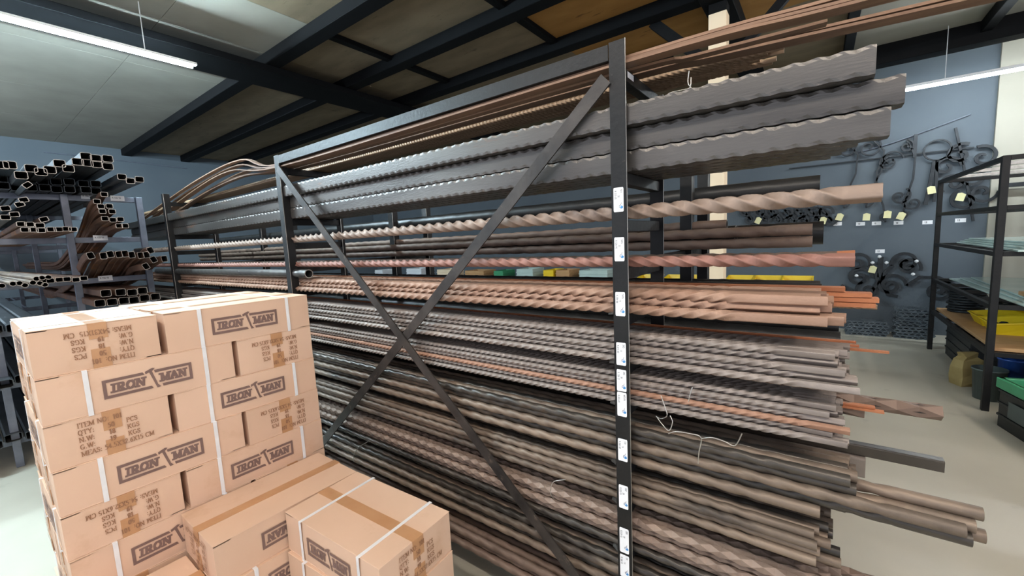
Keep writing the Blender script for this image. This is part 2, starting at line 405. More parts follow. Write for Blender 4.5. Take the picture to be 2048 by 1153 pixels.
def wavy_tube(name, w, h, m, L=BL, period=.045):
    rings = []; xs = []; N = int(L / (period / 4))
    c = .007
    for i in range(N + 1):
        x = -L + L * i / N; a = .0026 * (1 + math.sin(2 * PI * x / period)); k = c + a
        W2, H2 = w / 2, h / 2
        rings.append([(W2 - k, -H2), (W2 - a * .6, -H2 + a * .6), (W2, -H2 + k), (W2, H2 - k), (W2 - a * .6, H2 - a * .6), (W2 - k, H2),
                      (-W2 + k, H2), (-W2 + a * .6, H2 - a * .6), (-W2, H2 - k), (-W2, -H2 + k), (-W2 + a * .6, -H2 + a * .6), (-W2 + k, -H2)])
        xs.append(x)
    return ringmesh(name, rings, xs, 0, .003, (m, 'mouth', 'hollow'), smooth=False)
def plain_tube(name, d, m, n=20, L=BL, rim='mouth'):
    return ringmesh(name, [circ(d / 2, n)] * 2, [-L, 0], 0, .003, (m, rim, 'hollow'))
def plain_square(name, w, h, m, L=BL, rim='mouth'):
    p = [(a * w / h, b) for a, b in rsq(h, h * .1, 3)]
    return ringmesh(name, [p] * 2, [-L, 0], 0, .003, (m, rim, 'hollow'), smooth=False)

STOCK = dict(
 big=twisted_square('twisted_bar', .044, .23, 1, 'bigbar', .07, 4, step=20),
 pink=twisted_square('twisted_bar', .033, .19, 1, 'pinkbar', .05, 4, step=18),
 dsq=twisted_square('twisted_bar', .030, .19, -1, 'brown', .08, 3),
 t3=twisted_square('twisted_bar', .0305, .19, -1, 'tan', .2, 3),
 t4=twisted_square('twisted_bar', .0215, .135, -1, 'grey', .12, 3),
 t5=twisted_square('twisted_bar', .0185, .11, -1, 'grey', .08, 3, step=10),
 t5o=twisted_square('twisted_bar', .0185, .11, -1, 'rust', .08, 3, step=10),
 rope=twisted_square('twisted_bar', .0165, .075, 1, 'rope', .03, 3, step=10),
 sp7=spiral_tube('twisted_tube', .030, .16, 1, 2, 'tube', .20, 2, True, n=24, step=16),
 sp7d=spiral_tube('twisted_tube', .030, .16, 1, 2, 'dtube', .20, 2, True, n=24, step=16),
 sp8=spiral_tube('twisted_tube', .0255, .13, 1, 2, 'tube', .20, 2, True, n=22, step=16),
 sp8d=spiral_tube('twisted_tube', .0255, .13, 1, 2, 'dtube', .20, 2, True, n=22, step=16),
 sp4=spiral_tube('twisted_tube', .042, .2, 1, 2, 'brown', .15, 2, True),
 sp11=spiral_tube('twisted_tube', .033, .17, 1, 2, 'brown', .18, 2, True),
 chev=facet_bar('diamond_tube', .041, 4, .045, 'brown', .004),
 wov=facet_bar('braided_bar', .0285, 4, .027, 'wov'),
 wovd=facet_bar('braided_bar', .030, 4, .030, 'brown'),
 gsp=spiral_tube('twisted_tube', .062, .26, 1, 2, 'gspiral', .06, 20, False, n=28, step=18),
 bsp=spiral_tube('twisted_tube', .084, .30, 1, 2, 'bspiral', .05, 20, False, n=28, step=18),
 bpl=plain_tube('round_tube', .098, 'bspiral', 28),
 wavy=wavy_tube('hammered_tube', .055, .062, 'mill'),
 psq=plain_square('square_tube', .05, .06, 'grey'),
 psd=plain_square('square_tube', .032, .032, 'dtube'),
)
def place(kind, name, x, y, z, label, cat, group=None, ph=None, dx=0):
    return link(name, STOCK[kind], None, W(x, y, z), ((random.uniform(0, 6.28) if ph is None else ph), 0, 0), label, cat, group)
def pile(kind, name, shelf, d, rows, y0, ends, desc, where, cat, group, spread=(1650, 1690), setback=0., dz=.885):
    k = 0
    for i, n in enumerate(rows):
        off = (.5 * d * 1.02 if i % 2 else 0) + setback * i
        for j in range(n):
            y = y0 + d / 2 + j * d * 1.025 + off; z = shelf + d * .52 + i * d * dz
            e = ends.get((i, j)); px = e if e else random.uniform(*spread)
            kd = kind[(i, j)] if isinstance(kind, dict) and (i, j) in kind else (kind['*'] if isinstance(kind, dict) else kind)
            dd = desc[kd] if isinstance(desc, dict) else desc
            lay = 'bottom layer' if i == 0 else 'top layer' if i == len(rows) - 1 else ORD[i] + ' layer'
            fr = 'front' if j == 0 else 'rearmost' if j == n - 1 else ORD[j]
            lab = f'{dd}, {fr} in the {lay} of {where}'
            place(kd, name, xend(px, y, z), y, z, lab, cat, group); k += 1
bar_and_groups = True

# shelf heights of the front rack
SH = [.485, .188, .047, -.098, -.243, -.40, -.535, -.735, -.87, -1.04, -1.20, -1.37]
# hammered tubes
hw = [(1.270, 0, 1778, 'long hammered edge tube, lowest in front of the three beside the post top'), (1.272, 1, 1807, 'hammered edge tube with orange rust spots, middle of the front three'),
      (1.240, 2, 1750, 'grey hammered edge tube, topmost at the front under the flat bars')]
for y, r, px, lab in hw:
    z = SH[1] + .032 + r * .0635; place('wavy', 'hammered_tube', xend(px, y, z), y, z, lab, 'metal tube', 'hammered edge tubes', 0)
for c, (y, n, pxs) in enumerate(((1.330, 3, (1716, 1722, 1705)), (1.387, 2, (1694, 1700)), (1.444, 2, (1684, 1688)), (1.502, 2, (1662, 1668)))):
    for r in range(n):
        z = SH[1] + .032 + r * .0635
        place('wavy', 'hammered_tube', xend(pxs[r], y, z), y, z, f'hammered edge tube, {("lowest", "second up", "third up")[r]} in the {ORD[c + 1]} column from the front', 'metal tube', 'hammered edge tubes', 0)
place('big', 'twisted_bar', xend(1765, 1.25, .08), 1.25, SH[2] + .022, 'thick dusty brown twisted bar alone on its arms below the hammered tubes', 'metal bar')
place('pink', 'twisted_bar', xend(1710, 1.25, -.07), 1.25, SH[3] + .017, 'rose brown twisted bar alone in front, above the tan twisted pile', 'metal bar')
place('dsq', 'twisted_bar', xend(1674, 1.40, -.06), 1.40, SH[3] + .016, 'dark brown twisted bar lying just behind the rose brown one', 'metal bar')
def ends_for(rows, lo, hi, extra=()):
    d = {}
    for i, n in enumerate(rows):
        for j in range(n): d[(i, j)] = lo + (hi - lo) * random.random()
    d.update(dict(extra)); return d
R4 = [8, 8, 6]
pile('t3', 'twisted_bar', SH[4], .0285, R4, 1.222, ends_for(R4, 1636, 1668, {(0, 0): 1655, (0, 1): 1688, (0, 2): 1692, (1, 0): 1640, (1, 1): 1664}),
     'tan rusty twisted bar', 'pile by third label', 'metal bar', 'tan twisted bars', setback=.012, dz=.80)
R5 = [10, 10, 9, 8, 6]
pile('t4', 'twisted_bar', SH[5], .0206, R5, 1.222, ends_for(R5, 1662, 1700, {(0, 0): 1720, (0, 1): 1700, (1, 0): 1715, (1, 1): 1712, (2, 0): 1690, (3, 0): 1675}),
     'grey twisted bar', 'pile by fourth label', 'metal bar', 'grey twisted bars', setback=.006)
t5k = {'*': 't5', (2, 0): 't5o', (3, 1): 't5o'}; R6 = [10, 10, 10, 9, 8, 6]
pile(t5k, 'twisted_bar', SH[6], .0176, R6, 1.222, ends_for(R6, 1642, 1690, {(0, 0): 1695, (0, 1): 1698, (1, 0): 1665, (2, 0): 1700, (2, 1): 1660}),
     {'t5': 'thin grey twisted bar', 't5o': 'thin rusty twisted bar'}, 'pile by fifth label', 'metal bar', 'thin twisted bars', setback=.004)
place('chev', 'diamond_tube', xend(1885, 1.505, -.49), 1.505, SH[6] + .030, 'long brown diamond pattern tube sticking out farthest above the floor', 'metal tube')
place('chev', 'diamond_tube', xend(1727, 1.47, -.54), 1.46, SH[6] + .020, 'shorter brown diamond pattern tube just in front of the long one', 'metal tube')
R7 = [8, 7, 7, 6, 5]
s7k = {'*': 'sp7', (1, 0): 'sp7d', (0, 2): 'sp7d', (3, 0): 'sp7d', (4, 2): 'sp7d', (1, 3): 'sp7d', (4, 0): 'sp7d'}
pile(s7k, 'twisted_tube', SH[7], .0285, R7, 1.222, ends_for(R7, 1690, 1716, {(0, 0): 1640, (0, 1): 1636, (1, 0): 1943, (1, 1): 1970, (2, 0): 1931, (2, 1): 1950, (3, 1): 1965, (3, 0): 1712, (4, 0): 1700, (4, 1): 1714}),
     {'sp7': 'taupe spiral tube', 'sp7d': 'dark spiral tube'}, 'pile by seventh label', 'metal tube', 'spiral tubes, upper pile')
place('psq', 'square_tube', xend(1733, 1.522, -.6), 1.526, SH[7] + .031, 'plain grey square tube end behind the thin twisted pile', 'metal tube', None, 0)
place('psd', 'square_tube', xend(1887, 1.528, -.66), 1.530, SH[7] + .078, 'slim dark square tube reaching out over the floor', 'metal tube', None, 0)
R8 = [9, 9, 8, 8]
s8k = {'*': 'sp8', (1, 1): 'sp8d', (0, 2): 'sp8d', (2, 3): 'sp8d', (3, 2): 'sp8d', (0, 5): 'sp8d'}
pile(s8k, 'twisted_tube', SH[8], .0242, R8, 1.222, ends_for(R8, 1626, 1668, {(0, 0): 1632, (0, 1): 1682, (1, 1): 1680, (1, 0): 1640, (2, 0): 1634, (3, 0): 1628}),
     {'sp8': 'slim taupe spiral tube', 'sp8d': 'slim dark spiral tube'}, 'pile by eighth label', 'metal tube', 'spiral tubes, middle pile')
R9 = [9, 9, 9, 8, 7]
s9k = {'*': 'wov', (1, 7): 'wovd'}
for j in range(9): s9k[(0, j)] = 'sp8d'
pile(s9k, 'braided_bar', SH[9], .0268, R9, 1.222, ends_for(R9, 1655, 1682, {(4, 0): 1676, (3, 0): 1672, (0, 7): 1785, (1, 7): 1842}),
     {'wov': 'dusty braided bar', 'wovd': 'long brown braided bar', 'sp8d': 'dark oily spiral tube'}, 'pile by ninth label', 'metal bar', 'braided bars')
R10 = [8, 7, 7, 6]
s10 = {'*': 'sp7d', (0, 0): 'sp7', (2, 0): 'sp7', (2, 2): 'sp7', (3, 1): 'sp7', (3, 3): 'sp7'}
pile(s10, 'twisted_tube', SH[10], .0285, R10, 1.222, ends_for(R10, 1640, 1700), {'sp7': 'taupe spiral tube', 'sp7d': 'dark spiral tube'}, 'low pile by tenth label', 'metal tube', 'spiral tubes, low pile')
R11 = [8, 7, 6]
pile({'*': 'sp11'}, 'twisted_tube', SH[11], .033, R11, 1.222, ends_for(R11, 1620, 1700), {'sp11': 'brown spiral tube'}, 'lowest pile above floor', 'metal tube', 'spiral tubes, lowest pile')

# flat strip builder
def strip(name, path, w, t, m, label, cat, group=None, up=(0, 0, 1)):
    mb = MB(); mb.sweep(path, rect(w, t), 0, up=up); return build(mb, name, m, loc=(0, 0, H), label=label, cat=cat, group=group)
def smooth_path(pts, n=6):
    P = [Vector(p) for p in pts]; out = []
    for i in range(len(P) - 1):
        p0, p1, p2, p3 = P[max(i - 1, 0)], P[i], P[i + 1], P[min(i + 2, len(P) - 1)]
        for k in range(n):
            t = k / n
            out.append(.5 * ((2 * p1) + (p2 - p0) * t + (2 * p0 - 5 * p1 + 4 * p2 - p3) * t * t + (3 * p1 - p0 - 3 * p2 + p3) * t ** 3))
    return out + [P[-1]]
# orange flats and rods behind the tan pile
for k, (dy, z, px) in enumerate(((0, -.222, 1750), (.002, -.208, 1757), (.0, -.194, 1743), (.003, -.180, 1690))):
    y = 1.50 + dy; strip('flat_bar', [(-5.6, y, z), (xend(px, y, z), y, z)], .04, .012, 'orange', f'orange rusty flat bar, {ORD[k]} up in the bundle behind the tan pile', 'metal bar', 'orange flat bars')
y = 1.50; place('rope', 'twisted_bar', xend(1757, y, -.236), 1.535, -.233, 'thin twisted bar under the orange flat bundle', 'metal bar')
for k, (y, px) in enumerate(((1.49, 1778), (1.505, 1718), (1.52, 1712))):
    z = SH[5] + .05 + .007 * k; strip('flat_bar', [(-5.6, y, z), (xend(px, y, z), y, z)], .012, .006, 'orange', ('thin orange rod reaching farthest over the grey twisted pile', 'short orange rod in front of the longest rod', 'short orange rod at the back of the grey twisted pile')[k], 'metal bar', 'thin orange rods')
for k, (y, px, dz) in enumerate(((1.445, 1768, .030), (1.463, 1742, .030), (1.454, 1750, .036))):
    z = SH[6] + dz; strip('flat_bar', [(-5.6, y, z), (xend(px, y, z), y, z)], .018, .005, 'orange', ('orange rod longest under the diamond tubes', 'short orange rod behind the longest one under the diamond tubes', 'orange rod lying on two others under the diamond tubes')[k], 'metal bar', 'orange rods under the diamond tubes')
strip('flat_bar', [(-3.2, 1.52, -.12), (-.5, 1.52, -.105), (xend(1710, 1.52, -.075), 1.52, -.075)], .012, .008, 'orange', 'single thin rusty rod tilting upward behind the rose brown bar', 'metal bar')
# short grey tube on the left
mb_t = spiral_tube('twisted_tube', .050, .16, 1, 2, 'mill', .05, 3, True, plain=.03, L=2.9)
link('twisted_tube', mb_t, None, W(xend(618, 1.235, -.14), 1.235, SH[4] + .107), (0, 0, 0), 'short pale grey spiral tube with open end beside the left rack post', 'metal tube')

# top deck: flat bars and small twisted bars
z0 = SH[0]
flats = [
 ([(.95, 1.40, z0 + .012), (.04, 1.285, z0 + .008), (-.48, 1.231, z0 + .006), (-2.54, 1.235, z0 + .006), (-3.4, 1.29, z0 + .10), (-4.2, 1.31, z0 + .05), (-5.3, 1.33, z0 - .09), (-5.9, 1.34, z0 - .18)], .044),
 ([(1.25, 1.60, z0 + .012), (.23, 1.447, z0 + .008), (-.25, 1.372, z0 + .007), (-.6, 1.335, z0 + .006), (-2.54, 1.325, z0 + .006), (-3.4, 1.35, z0 + .07), (-4.2, 1.36, z0 + .02), (-5.2, 1.37, z0 - .12), (-5.8, 1.37, z0 - .2)], .05),
 ([(1.1, 1.42, z0 + .022), (.1, 1.292, z0 + .017), (-.48, 1.238, z0 + .015), (-2.54, 1.245, z0 + .015), (-3.3, 1.31, z0 + .13), (-4.1, 1.32, z0 + .09), (-5.2, 1.33, z0 - .03), (-5.9, 1.34, z0 - .12)], .040),
 ([(1.1, 1.56, z0 + .024), (.2, 1.437, z0 + .018), (-.25, 1.368, z0 + .016), (-.6, 1.333, z0 + .015), (-2.54, 1.33, z0 + .015), (-3.3, 1.38, z0 + .105), (-4.1, 1.40, z0 + .06), (-5.0, 1.40, z0 - .05), (-5.7, 1.40, z0 - .14)], .045),
 ([(.5, 1.33, z0 + .034), (0, 1.275, z0 + .027), (-.48, 1.24, z0 + .024), (-2.54, 1.25, z0 + .024), (-3.2, 1.29, z0 + .15), (-4.0, 1.29, z0 + .12), (-5.1, 1.30, z0 + .01), (-5.8, 1.30, z0 - .08)], .035),
 ([(.0, 1.34, z0 + .008), (-.3, 1.315, z0 + .006), (-.6, 1.285, z0 + .006), (-2.54, 1.28, z0 + .006), (-3.3, 1.31, z0 + .05), (-4.2, 1.33, z0), (-5.2, 1.34, z0 - .14)], .030),
]
fl = ['front wide flat bar on the rack top, its left end drooping', 'rear wide flat bar on the rack top, reaching far over the aisle', 'flat bar lying on the front wide one on the rack top', 'flat bar lying on the rear wide one on the rack top', 'narrow flat bar topmost on the rack, bowed up at the left', 'short narrow flat bar between the front and rear ones on the rack top']
for (p, w), l in zip(flats, fl): strip('flat_bar', smooth_path(p), w, .007, 'flat', 'brown ' + l, 'metal bar', 'flat bars on the rack top')
for k, (y, dz, px) in enumerate(((1.405, 0, 1480), (1.422, 0, 1568), (1.439, 0, 1535), (1.456, 0, 1568), (1.473, 0, 1520), (1.49, 0, 1500), (1.507, 0, 1553), (1.524, 0, 1545), (1.414, .0142, 1496), (1.431, .0142, 1556), (1.448, .0142, 1530), (1.465, .0142, 1562))):
    z = z0 + .0085 + dz
    place('rope', 'twisted_bar', xend(px, y, z) - .0, y, z, f'thin tan twisted bar, {ORD[k % 8]} in the {"lower" if k < 8 else "upper"} row beside the flat bars', 'metal bar', 'thin twisted bars under the flats')
def wire(path, r, label, m='edge'):
    mb = MB(); mb.tube(smooth_path(path, 5), r, 5); return build(mb, 'tie_wire', m, loc=(0, 0, H), label=label, cat='wire')
def px3(px, py, y): return at(px, py, 1, y)
wire([px3(1378, 142, 1.27), px3(1376, 165, 1.27), px3(1382, 175, 1.265), px3(1387, 185, 1.26)], .0016, 'steel tie wire hanging from the thin bars under the flats')
wire([px3(1382, 155, 1.272), px3(1380, 175, 1.268), px3(1365, 180, 1.262), px3(1340, 186, 1.262), px3(1330, 195, 1.265)], .0014, 'loose curl of tie wire above the grey hammered tube')
wire([px3(1322, 792, 1.2), px3(1330, 815, 1.19), px3(1334, 832, 1.185), px3(1322, 838, 1.20), px3(1312, 833, 1.215)], .0016, 'loop of tie wire on the thin twisted pile')
wire([px3(1314, 835, 1.2), px3(1325, 850, 1.19), px3(1338, 862, 1.19), px3(1345, 845, 1.19), px3(1340, 832, 1.195)], .0016, 'lower loop of tie wire below the thin twisted pile')
wire([px3(1337, 868, 1.2), px3(1352, 864, 1.19), px3(1380, 868, 1.19), px3(1402, 876, 1.195), px3(1398, 905, 1.2), px3(1396, 928, 1.21)], .0017, 'bent tie wire around the two long taupe tubes')
wire([px3(1402, 878, 1.2), px3(1425, 876, 1.19), px3(1450, 884, 1.19), px3(1470, 892, 1.19), px3(1484, 868, 1.18)], .0017, 'springy free end of tie wire over the long taupe tubes')
wire([px3(1385, 775, 1.22), px3(1380, 790, 1.215), px3(1377, 804, 1.215)], .0016, 'short tie wire around the upper thin twisted bars')
wire([px3(1131, 960, 1.2), px3(1108, 964, 1.19), px3(1101, 978, 1.19), px3(1102, 990, 1.195), px3(1108, 998, 1.205)], .0016, 'tie wire hook left of the label post')
wire([px3(736, 884, 1.18), px3(718, 895, 1.175), px3(708, 910, 1.175), px3(708, 922, 1.18)], .0016, 'tie wire at the foot of the crossing braces')

# ------------------------------------------------------------------ the front rack
PX = (-.480, -2.543, -4.68)
def empty(name, label, cat, loc=(0, 0, 0), group=None, rot=(0, 0, 0)):
    o = bpy.data.objects.new(name, None); C.objects.link(o); o.location = loc; o.rotation_euler = rot; tag(o, label, cat, group); return o
rack = empty('storage_rack', 'tall black steel bar rack with crossing flat braces and white labels', 'rack', (0, 0, H))
def angle_post(x, y, z0_, z1_, w=.048, t=.004, side=-1, front=True):
    mb = MB()
    mb.cbox(x - w / 2, y, z0_, x + w / 2, y + t, z1_, .0008)
    mb.box(x + w / 2, y + .0004, z0_, x + w / 2 + .0008, y + t - .0004, z1_, 1)
    if side < 0: mb.cbox(x - w / 2, y + t, z0_, x - w / 2 + t, y + w, z1_, .0008)
    else: mb.cbox(x + w / 2 - t, y + t, z0_, x + w / 2, y + w, z1_, .0008)
    return mb
for x in PX:
    mid = x < -.6
    build(angle_post(x, 1.20, -H, .552, side=1 if mid else -1), 'post', ['black', 'edge'], rack)
    build(angle_post(x, 1.555, -H, SH[0], side=-1), 'post', ['black', 'edge'], rack)
for i in range(2):
    mb = MB(); a, b = PX[i + 1] + .026, PX[i] - .026
    mb.cbox(a, 1.2, .503, b, 1.204, .548, .001); mb.cbox(a, 1.204, .503, b, 1.244, .507, .001)
    if i == 0: build(mb, 'top_rail', 'black', rack)
for x in PX:
    for z in SH:
        mb = MB(); mb.cbox(x - .020, 1.2045, z - .036, x + .012, 1.554, z - .001, .0015)
        a = build(mb, 'arm', 'black', rack)
    for z in SH[4:]:
        mb = MB()
        P = [(x - .0245, 1.1995, z + .003), (x - .0245, 1.26, z + .003), (x - .056, 1.25, z + .001), (x - .050, 1.222, z - .004)]
        n = len(P); Q = [(a, b, c + .004) for a, b, c in P]
        mb.add(P + Q, [list(range(n))[::-1], list(range(n, 2 * n))] + [(i, (i + 1) % n, n + (i + 1) % n, n + i) for i in range(n)])
        build(mb, 'gusset', 'mill', rack)
def brace(p, q, y):
    mb = MB(); mb.sweep([p, q], rect(.006, .044), 0, up=(0, 1, 0)); 
    a, b = Vector(p), Vector(q); t = (b - a).normalized(); nrm = Vector((-t.z, 0, t.x)) * .021
    mb = MB(); pr = [(a - nrm), (b - nrm), (b + nrm), (a + nrm)]
    vs = [(v.x, y, v.z) for v in pr] + [(v.x, y + .006, v.z) for v in pr]
    mb.add(vs, [(0, 1, 2, 3), (7, 6, 5, 4), (0, 4, 5, 1), (1, 5, 6, 2), (2, 6, 7, 3), (3, 7, 4, 0)])
    build(mb, 'cross_brace', 'brace', rack)
brace((-.512, 0, .455), (-2.52, 0, -1.30), 1.194)
brace((-2.512, 0, .475), (-.50, 0, -1.34), 1.1875)
# labels on the right post
LB = [(.1415, .0704, '5X5', '30', 'R.555-05'), (-.0046, -.0762, '16X5', '20', 'R.526-95'), (-.170, -.244, '16X5', '16', 'R.234-86'), (-.327, -.399, '5X5', '12', 'R.215-40'),
      (-.413, -.4826, '2X5', '30', 'R.128-12'), (-.4858, -.5645, 'WOUN', '', 'R.655-65'), (-.639, -.713, '576', '14', 'R.265-50'), (-.7955, -.8754, '5X2', '20', 'R.232-15'),
      (-.944, -1.031, '20X', '20', 'R.212-15'), (-1.0386, -1.118, '2X', '15', 'R.166-15'), (-1.125, -1.20, '2X', '12', 'R.152-10')]
def post_label(zt, zb, a, b, c, x=-.481, y=1.1992):
    w, h = .031, zt - zb; mb = MB(); cz = (zt + zb) / 2
    pr = [(px_ * w / h, py_) for px_, py_ in rsq(h, h * .08, 4)]
    f = [(x + p, y - .0004, cz + q) for p, q in pr]; k = [(x + p, y, cz + q) for p, q in pr]; n = len(pr)
    mb.add(f + k, [list(range(n))[::-1]] + [(i, (i + 1) % n, n + (i + 1) % n, n + i) for i in range(n)])
    lab = build(mb, 'price_label', 'paper', rack); lab['label'] = 'white sticker with handwritten size and price'
    # text runs downward: reading direction is -z, its top side points to +x
    mb = MB()
    for t, u, v, s in ((a, .08, .68, .2), (b, .32, .42, .19), (c, .12, .10, .2)):
        if not t: continue
        s *= w
        wd = width(t, s, .9); pl, _ = lettering(t, 0, 0, s, .10, .10, 0, .9 * (1 if wd < h * .7 else h * .7 / wd))
        mb.polys(pl, (x - w / 2 + v * w, y - .0006, zt - u * h), (0, 0, -1), (1, 0, 0))
    build(mb, 'handwriting', 'pen', lab)
    mb = MB(); cx, cz2, r = x + .28 * w, zb + .2 * h, .17 * w
    mb.polys([[(r * math.cos(t / 20 * 2 * PI), r * math.sin(t / 20 * 2 * PI)) for t in range(20)]], (cx, y - .0006, cz2), (1, 0, 0), (0, 0, 1), 0)
    sw = [nib(p, q, r * .2, r * .2) for p, q in zip(*(lambda e: (e, e[1:]))(ell(r * .15, r * .1, r * .75, r * .6, 20, 200, 8)))]
    mb.polys(sw, (cx, y - .0008, cz2), (1, 0, 0), (0, 0, 1), 1)
    tl = ell(r * -.3, r * .2, r * 1.1, r * 1.0, 100, 215, 8); tl2 = [(-r * .3, r * 1.25), (-r * .1, r * 2.1), (r * .1, r * 2.3)]
    for e in (tl, tl2): mb.polys([nib(p, q, r * .16, r * .16) for p, q in zip(e, e[1:])], (cx, y - .0008, cz2), (1, 0, 0), (0, 0, 1), 2)
    build(mb, 'logo', ['blue', 'paper', 'pen'], lab)
for t in LB: post_label(*t)
mb = MB(); mb.box(-.4675, 1.25, .462, -.4671, 1.30, .479); al = build(mb, 'price_label', 'paper', rack, label='white sticker on the top arm')

# ------------------------------------------------------------------ the rear rack
rackb = empty('storage_rack', 'black steel bar rack standing behind the front one, holding dark spiral tubes', 'rack', (0, 0, H))
BZ = [.122, -.078, -.272, -.445, -.72, -1.0, -1.25]
for x in PX:
    for y in (1.97, 2.30): build(angle_post(x, y, -H, .33, side=1, w=.05), 'post', ['black', 'edge'], rackb)
    for z in BZ:
        mb = MB(); mb.cbox(x - .022, 1.66, z - .036, x + .0, 2.29, z - .001, .0015); build(mb, 'arm', 'black', rackb)
def rb(kind, name, px, y, z, lab, cat='metal tube'): place(kind, name, xend(px, y, z), y, z, lab, cat, 'tubes on the rear rack')
rb('bsp', 'twisted_tube', 1640, 2.1, BZ[0] + .042, 'large dark spiral tube on the rear rack, topmost, under the hammered tubes')
rb('bsp', 'twisted_tube', 1600, 2.2, BZ[0] + .042, 'large dark spiral tube behind the topmost one of the rear rack')
rb('sp4', 'twisted_tube', 1625, 1.90, BZ[1] + .024, 'brown spiral tube with orange end, lower of the two on the rear rack')
rb('sp4', 'twisted_tube', 1625, 1.90, BZ[1] + .069, 'brown spiral tube with orange end, upper of the two on the rear rack')
rb('sp4', 'twisted_tube', 1454, 2.0, BZ[1] + .11 - .005, 'brown spiral tube ending early, above the orange tipped pair')
rb('sp4', 'twisted_tube', 1600, 1.955, BZ[1] + .024, 'brown spiral tube behind the lower orange tipped one')
rb('sp4', 'twisted_tube', 1500, 1.955, BZ[1] + .069, 'brown spiral tube behind the upper orange tipped one')
rb('bpl', 'round_tube', 1647, 2.22, BZ[1] + .051, 'thick plain black tube behind the orange tipped pair')
rb('bpl', 'round_tube', 1472, 2.10, BZ[1] + .051, 'thick plain black tube ending early behind the thick one')
rb('gsp', 'twisted_tube', 1643, 1.90, BZ[2] + .033, 'charcoal tube with pale spiral lines, rear one above the tan pile')
rb('gsp', 'twisted_tube', 1650, 1.80, BZ[2] + .033 - .006, 'charcoal tube with pale spiral lines, front one above the tan pile')
rb('gsp', 'twisted_tube', 1640, 2.0, BZ[2] + .033, 'charcoal spiral tube at the back above the tan pile')
rb('bsp', 'twisted_tube', 1677, 1.87, BZ[3] + .085, 'large black spiral tube, upper of the two below the tan pile')
rb('bsp', 'twisted_tube', 1680, 1.79, BZ[3] + .042, 'large black spiral tube, lower front one below the tan pile')
rb('bsp', 'twisted_tube', 1670, 1.92, BZ[3] + .012, 'large black spiral tube hidden behind the lower front one')
for k, (z, n) in enumerate(((BZ[4], 3), (BZ[5], 3), (BZ[6], 3))):
    for j in range(n): rb('bsp', 'twisted_tube', 1660 - 8 * j, 1.73 + j * .09, z + .043, f'large black spiral tube, {ORD[j]} on the {("third", "second", "lowest")[k]} level of the rear rack')

# ------------------------------------------------------------------ left rack with sagging tubes
XL = -4.9
lr = empty('storage_rack', 'grey steel rack at the left holding ends of square tubes', 'rack', (0, 0, H))
LZ = [.535, .19, -.15, -.50, -.9, -1.335]
for x in (XL, -7.2, -9.6):
    for y in (-.30, .16, .625, 1.085):
        mb = MB(); mb.cbox(x - .02, y - .022, -H, x + .02, y + .022, .535 if y < 1 else .535, .002); build(mb, 'post', 'greyrack', lr)
    for z in LZ:
        mb = MB(); mb.cbox(x - .035, -.32, z - .045, x - .0205, 1.107, z, .002); build(mb, 'crossbar', 'greyrack', lr)
for (px, py) in ((235, 397), (177, 393), (201, 476), (211, 557)):
    p = at(px, py, 0, XL + .0205 - .04); mb = MB()
    mb.cbox(XL - .0205, p.y - .045, p.z - .022, XL - .0195, p.y + .045, p.z + .022, .0004); mb.polys(lettering('R 155-10', 0, 0, .014, .12, .12, 0, .9)[0], (XL - .0190, p.y - .035, p.z - .004), (0, 1, 0), (0, 0, 1), 1)
    build(mb, 'price_label', ['paper', 'pen'], lr, label='white sticker on the crossbar')
def ltube(name, px, py, w, h, lev, m, label, group, rot=0., xe=-4.4, rim='mouth', round_=False, drop=.2, slot=None, arc=False):
    e = at(px, py, 0, xe)
    zc = slot if slot is not None else LZ[lev] + h / 2 + .004
    dz = e.z - zc
    slope = dz / (xe - XL)
    y = e.y
    if arc: pts = [(xe - 5.6, y, zc - drop), (xe - 4, y, zc - drop), (xe - 2.4, y, zc - drop), (XL - .9, y, zc - drop * .55), (XL - .35, y, zc - drop * .2), (XL + .02, y, zc + dz * .35), (XL + .22, y, zc + dz * .75), (xe - .1, y, e.z - .004), (xe, y, e.z)]
    else: pts = [(xe - 5.6, y, e.z), (XL, y, e.z), (xe, y, e.z)]
    path = smooth_path(pts, 4) if arc else [Vector(p) for p in pts]
    if round_: pr = circ(h / 2, 14)
    else: pr = [(a * w / h, b) for a, b in rsq(h, h * .12, 2)]
    c, s_ = math.cos(rot), math.sin(rot); pr = [(a * c - b * s_, a * s_ + b * c) for a, b in pr]
    mb = MB(); mb.sweep(path, pr, 0, cap=False, smooth=round_); n = len(pr)
    P0 = mb.v[-n:]; cen = Vector((sum(p[0] for p in P0) / n, sum(p[1] for p in P0) / n, sum(p[2] for p in P0) / n))
    t = (path[-1] - path[-2]).normalized(); k = 1 - .0055 / h
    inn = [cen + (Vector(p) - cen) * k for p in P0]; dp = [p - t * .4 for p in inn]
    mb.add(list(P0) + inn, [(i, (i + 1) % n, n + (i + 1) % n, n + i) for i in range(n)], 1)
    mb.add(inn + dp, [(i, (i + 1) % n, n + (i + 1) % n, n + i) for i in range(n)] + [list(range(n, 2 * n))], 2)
    mb.add(mb.v[:n], [list(range(n))[::-1]], 2)
    build(mb, name, [m, rim, 'hollow'], loc=(0, 0, H), label=label, cat='metal tube', group=group)
top = [(4, 330), (20, 330), (42.5, 350.6), (62.5, 337), (82, 344), (100, 339.8), (119, 327), (137, 337.3), (155.7, 323.7), (175, 326), (193, 328.5), (172, 312.5), (192, 316.7), (215.5, 317.5), (216, 333)]
for k, (px, py) in enumerate(top):
    ltube('square_tube', px, py, .062, .052, 0, 'stube', f'dark square tube, {ORD[k] if k < 14 else "last"} counted from the left on the left rack top', 'dark square tubes on the left rack top', slot=LZ[0] + .03 + (.054 if k in (0, 3, 6, 8, 9, 10, 13) else .108 if k in (11, 12) else 0))
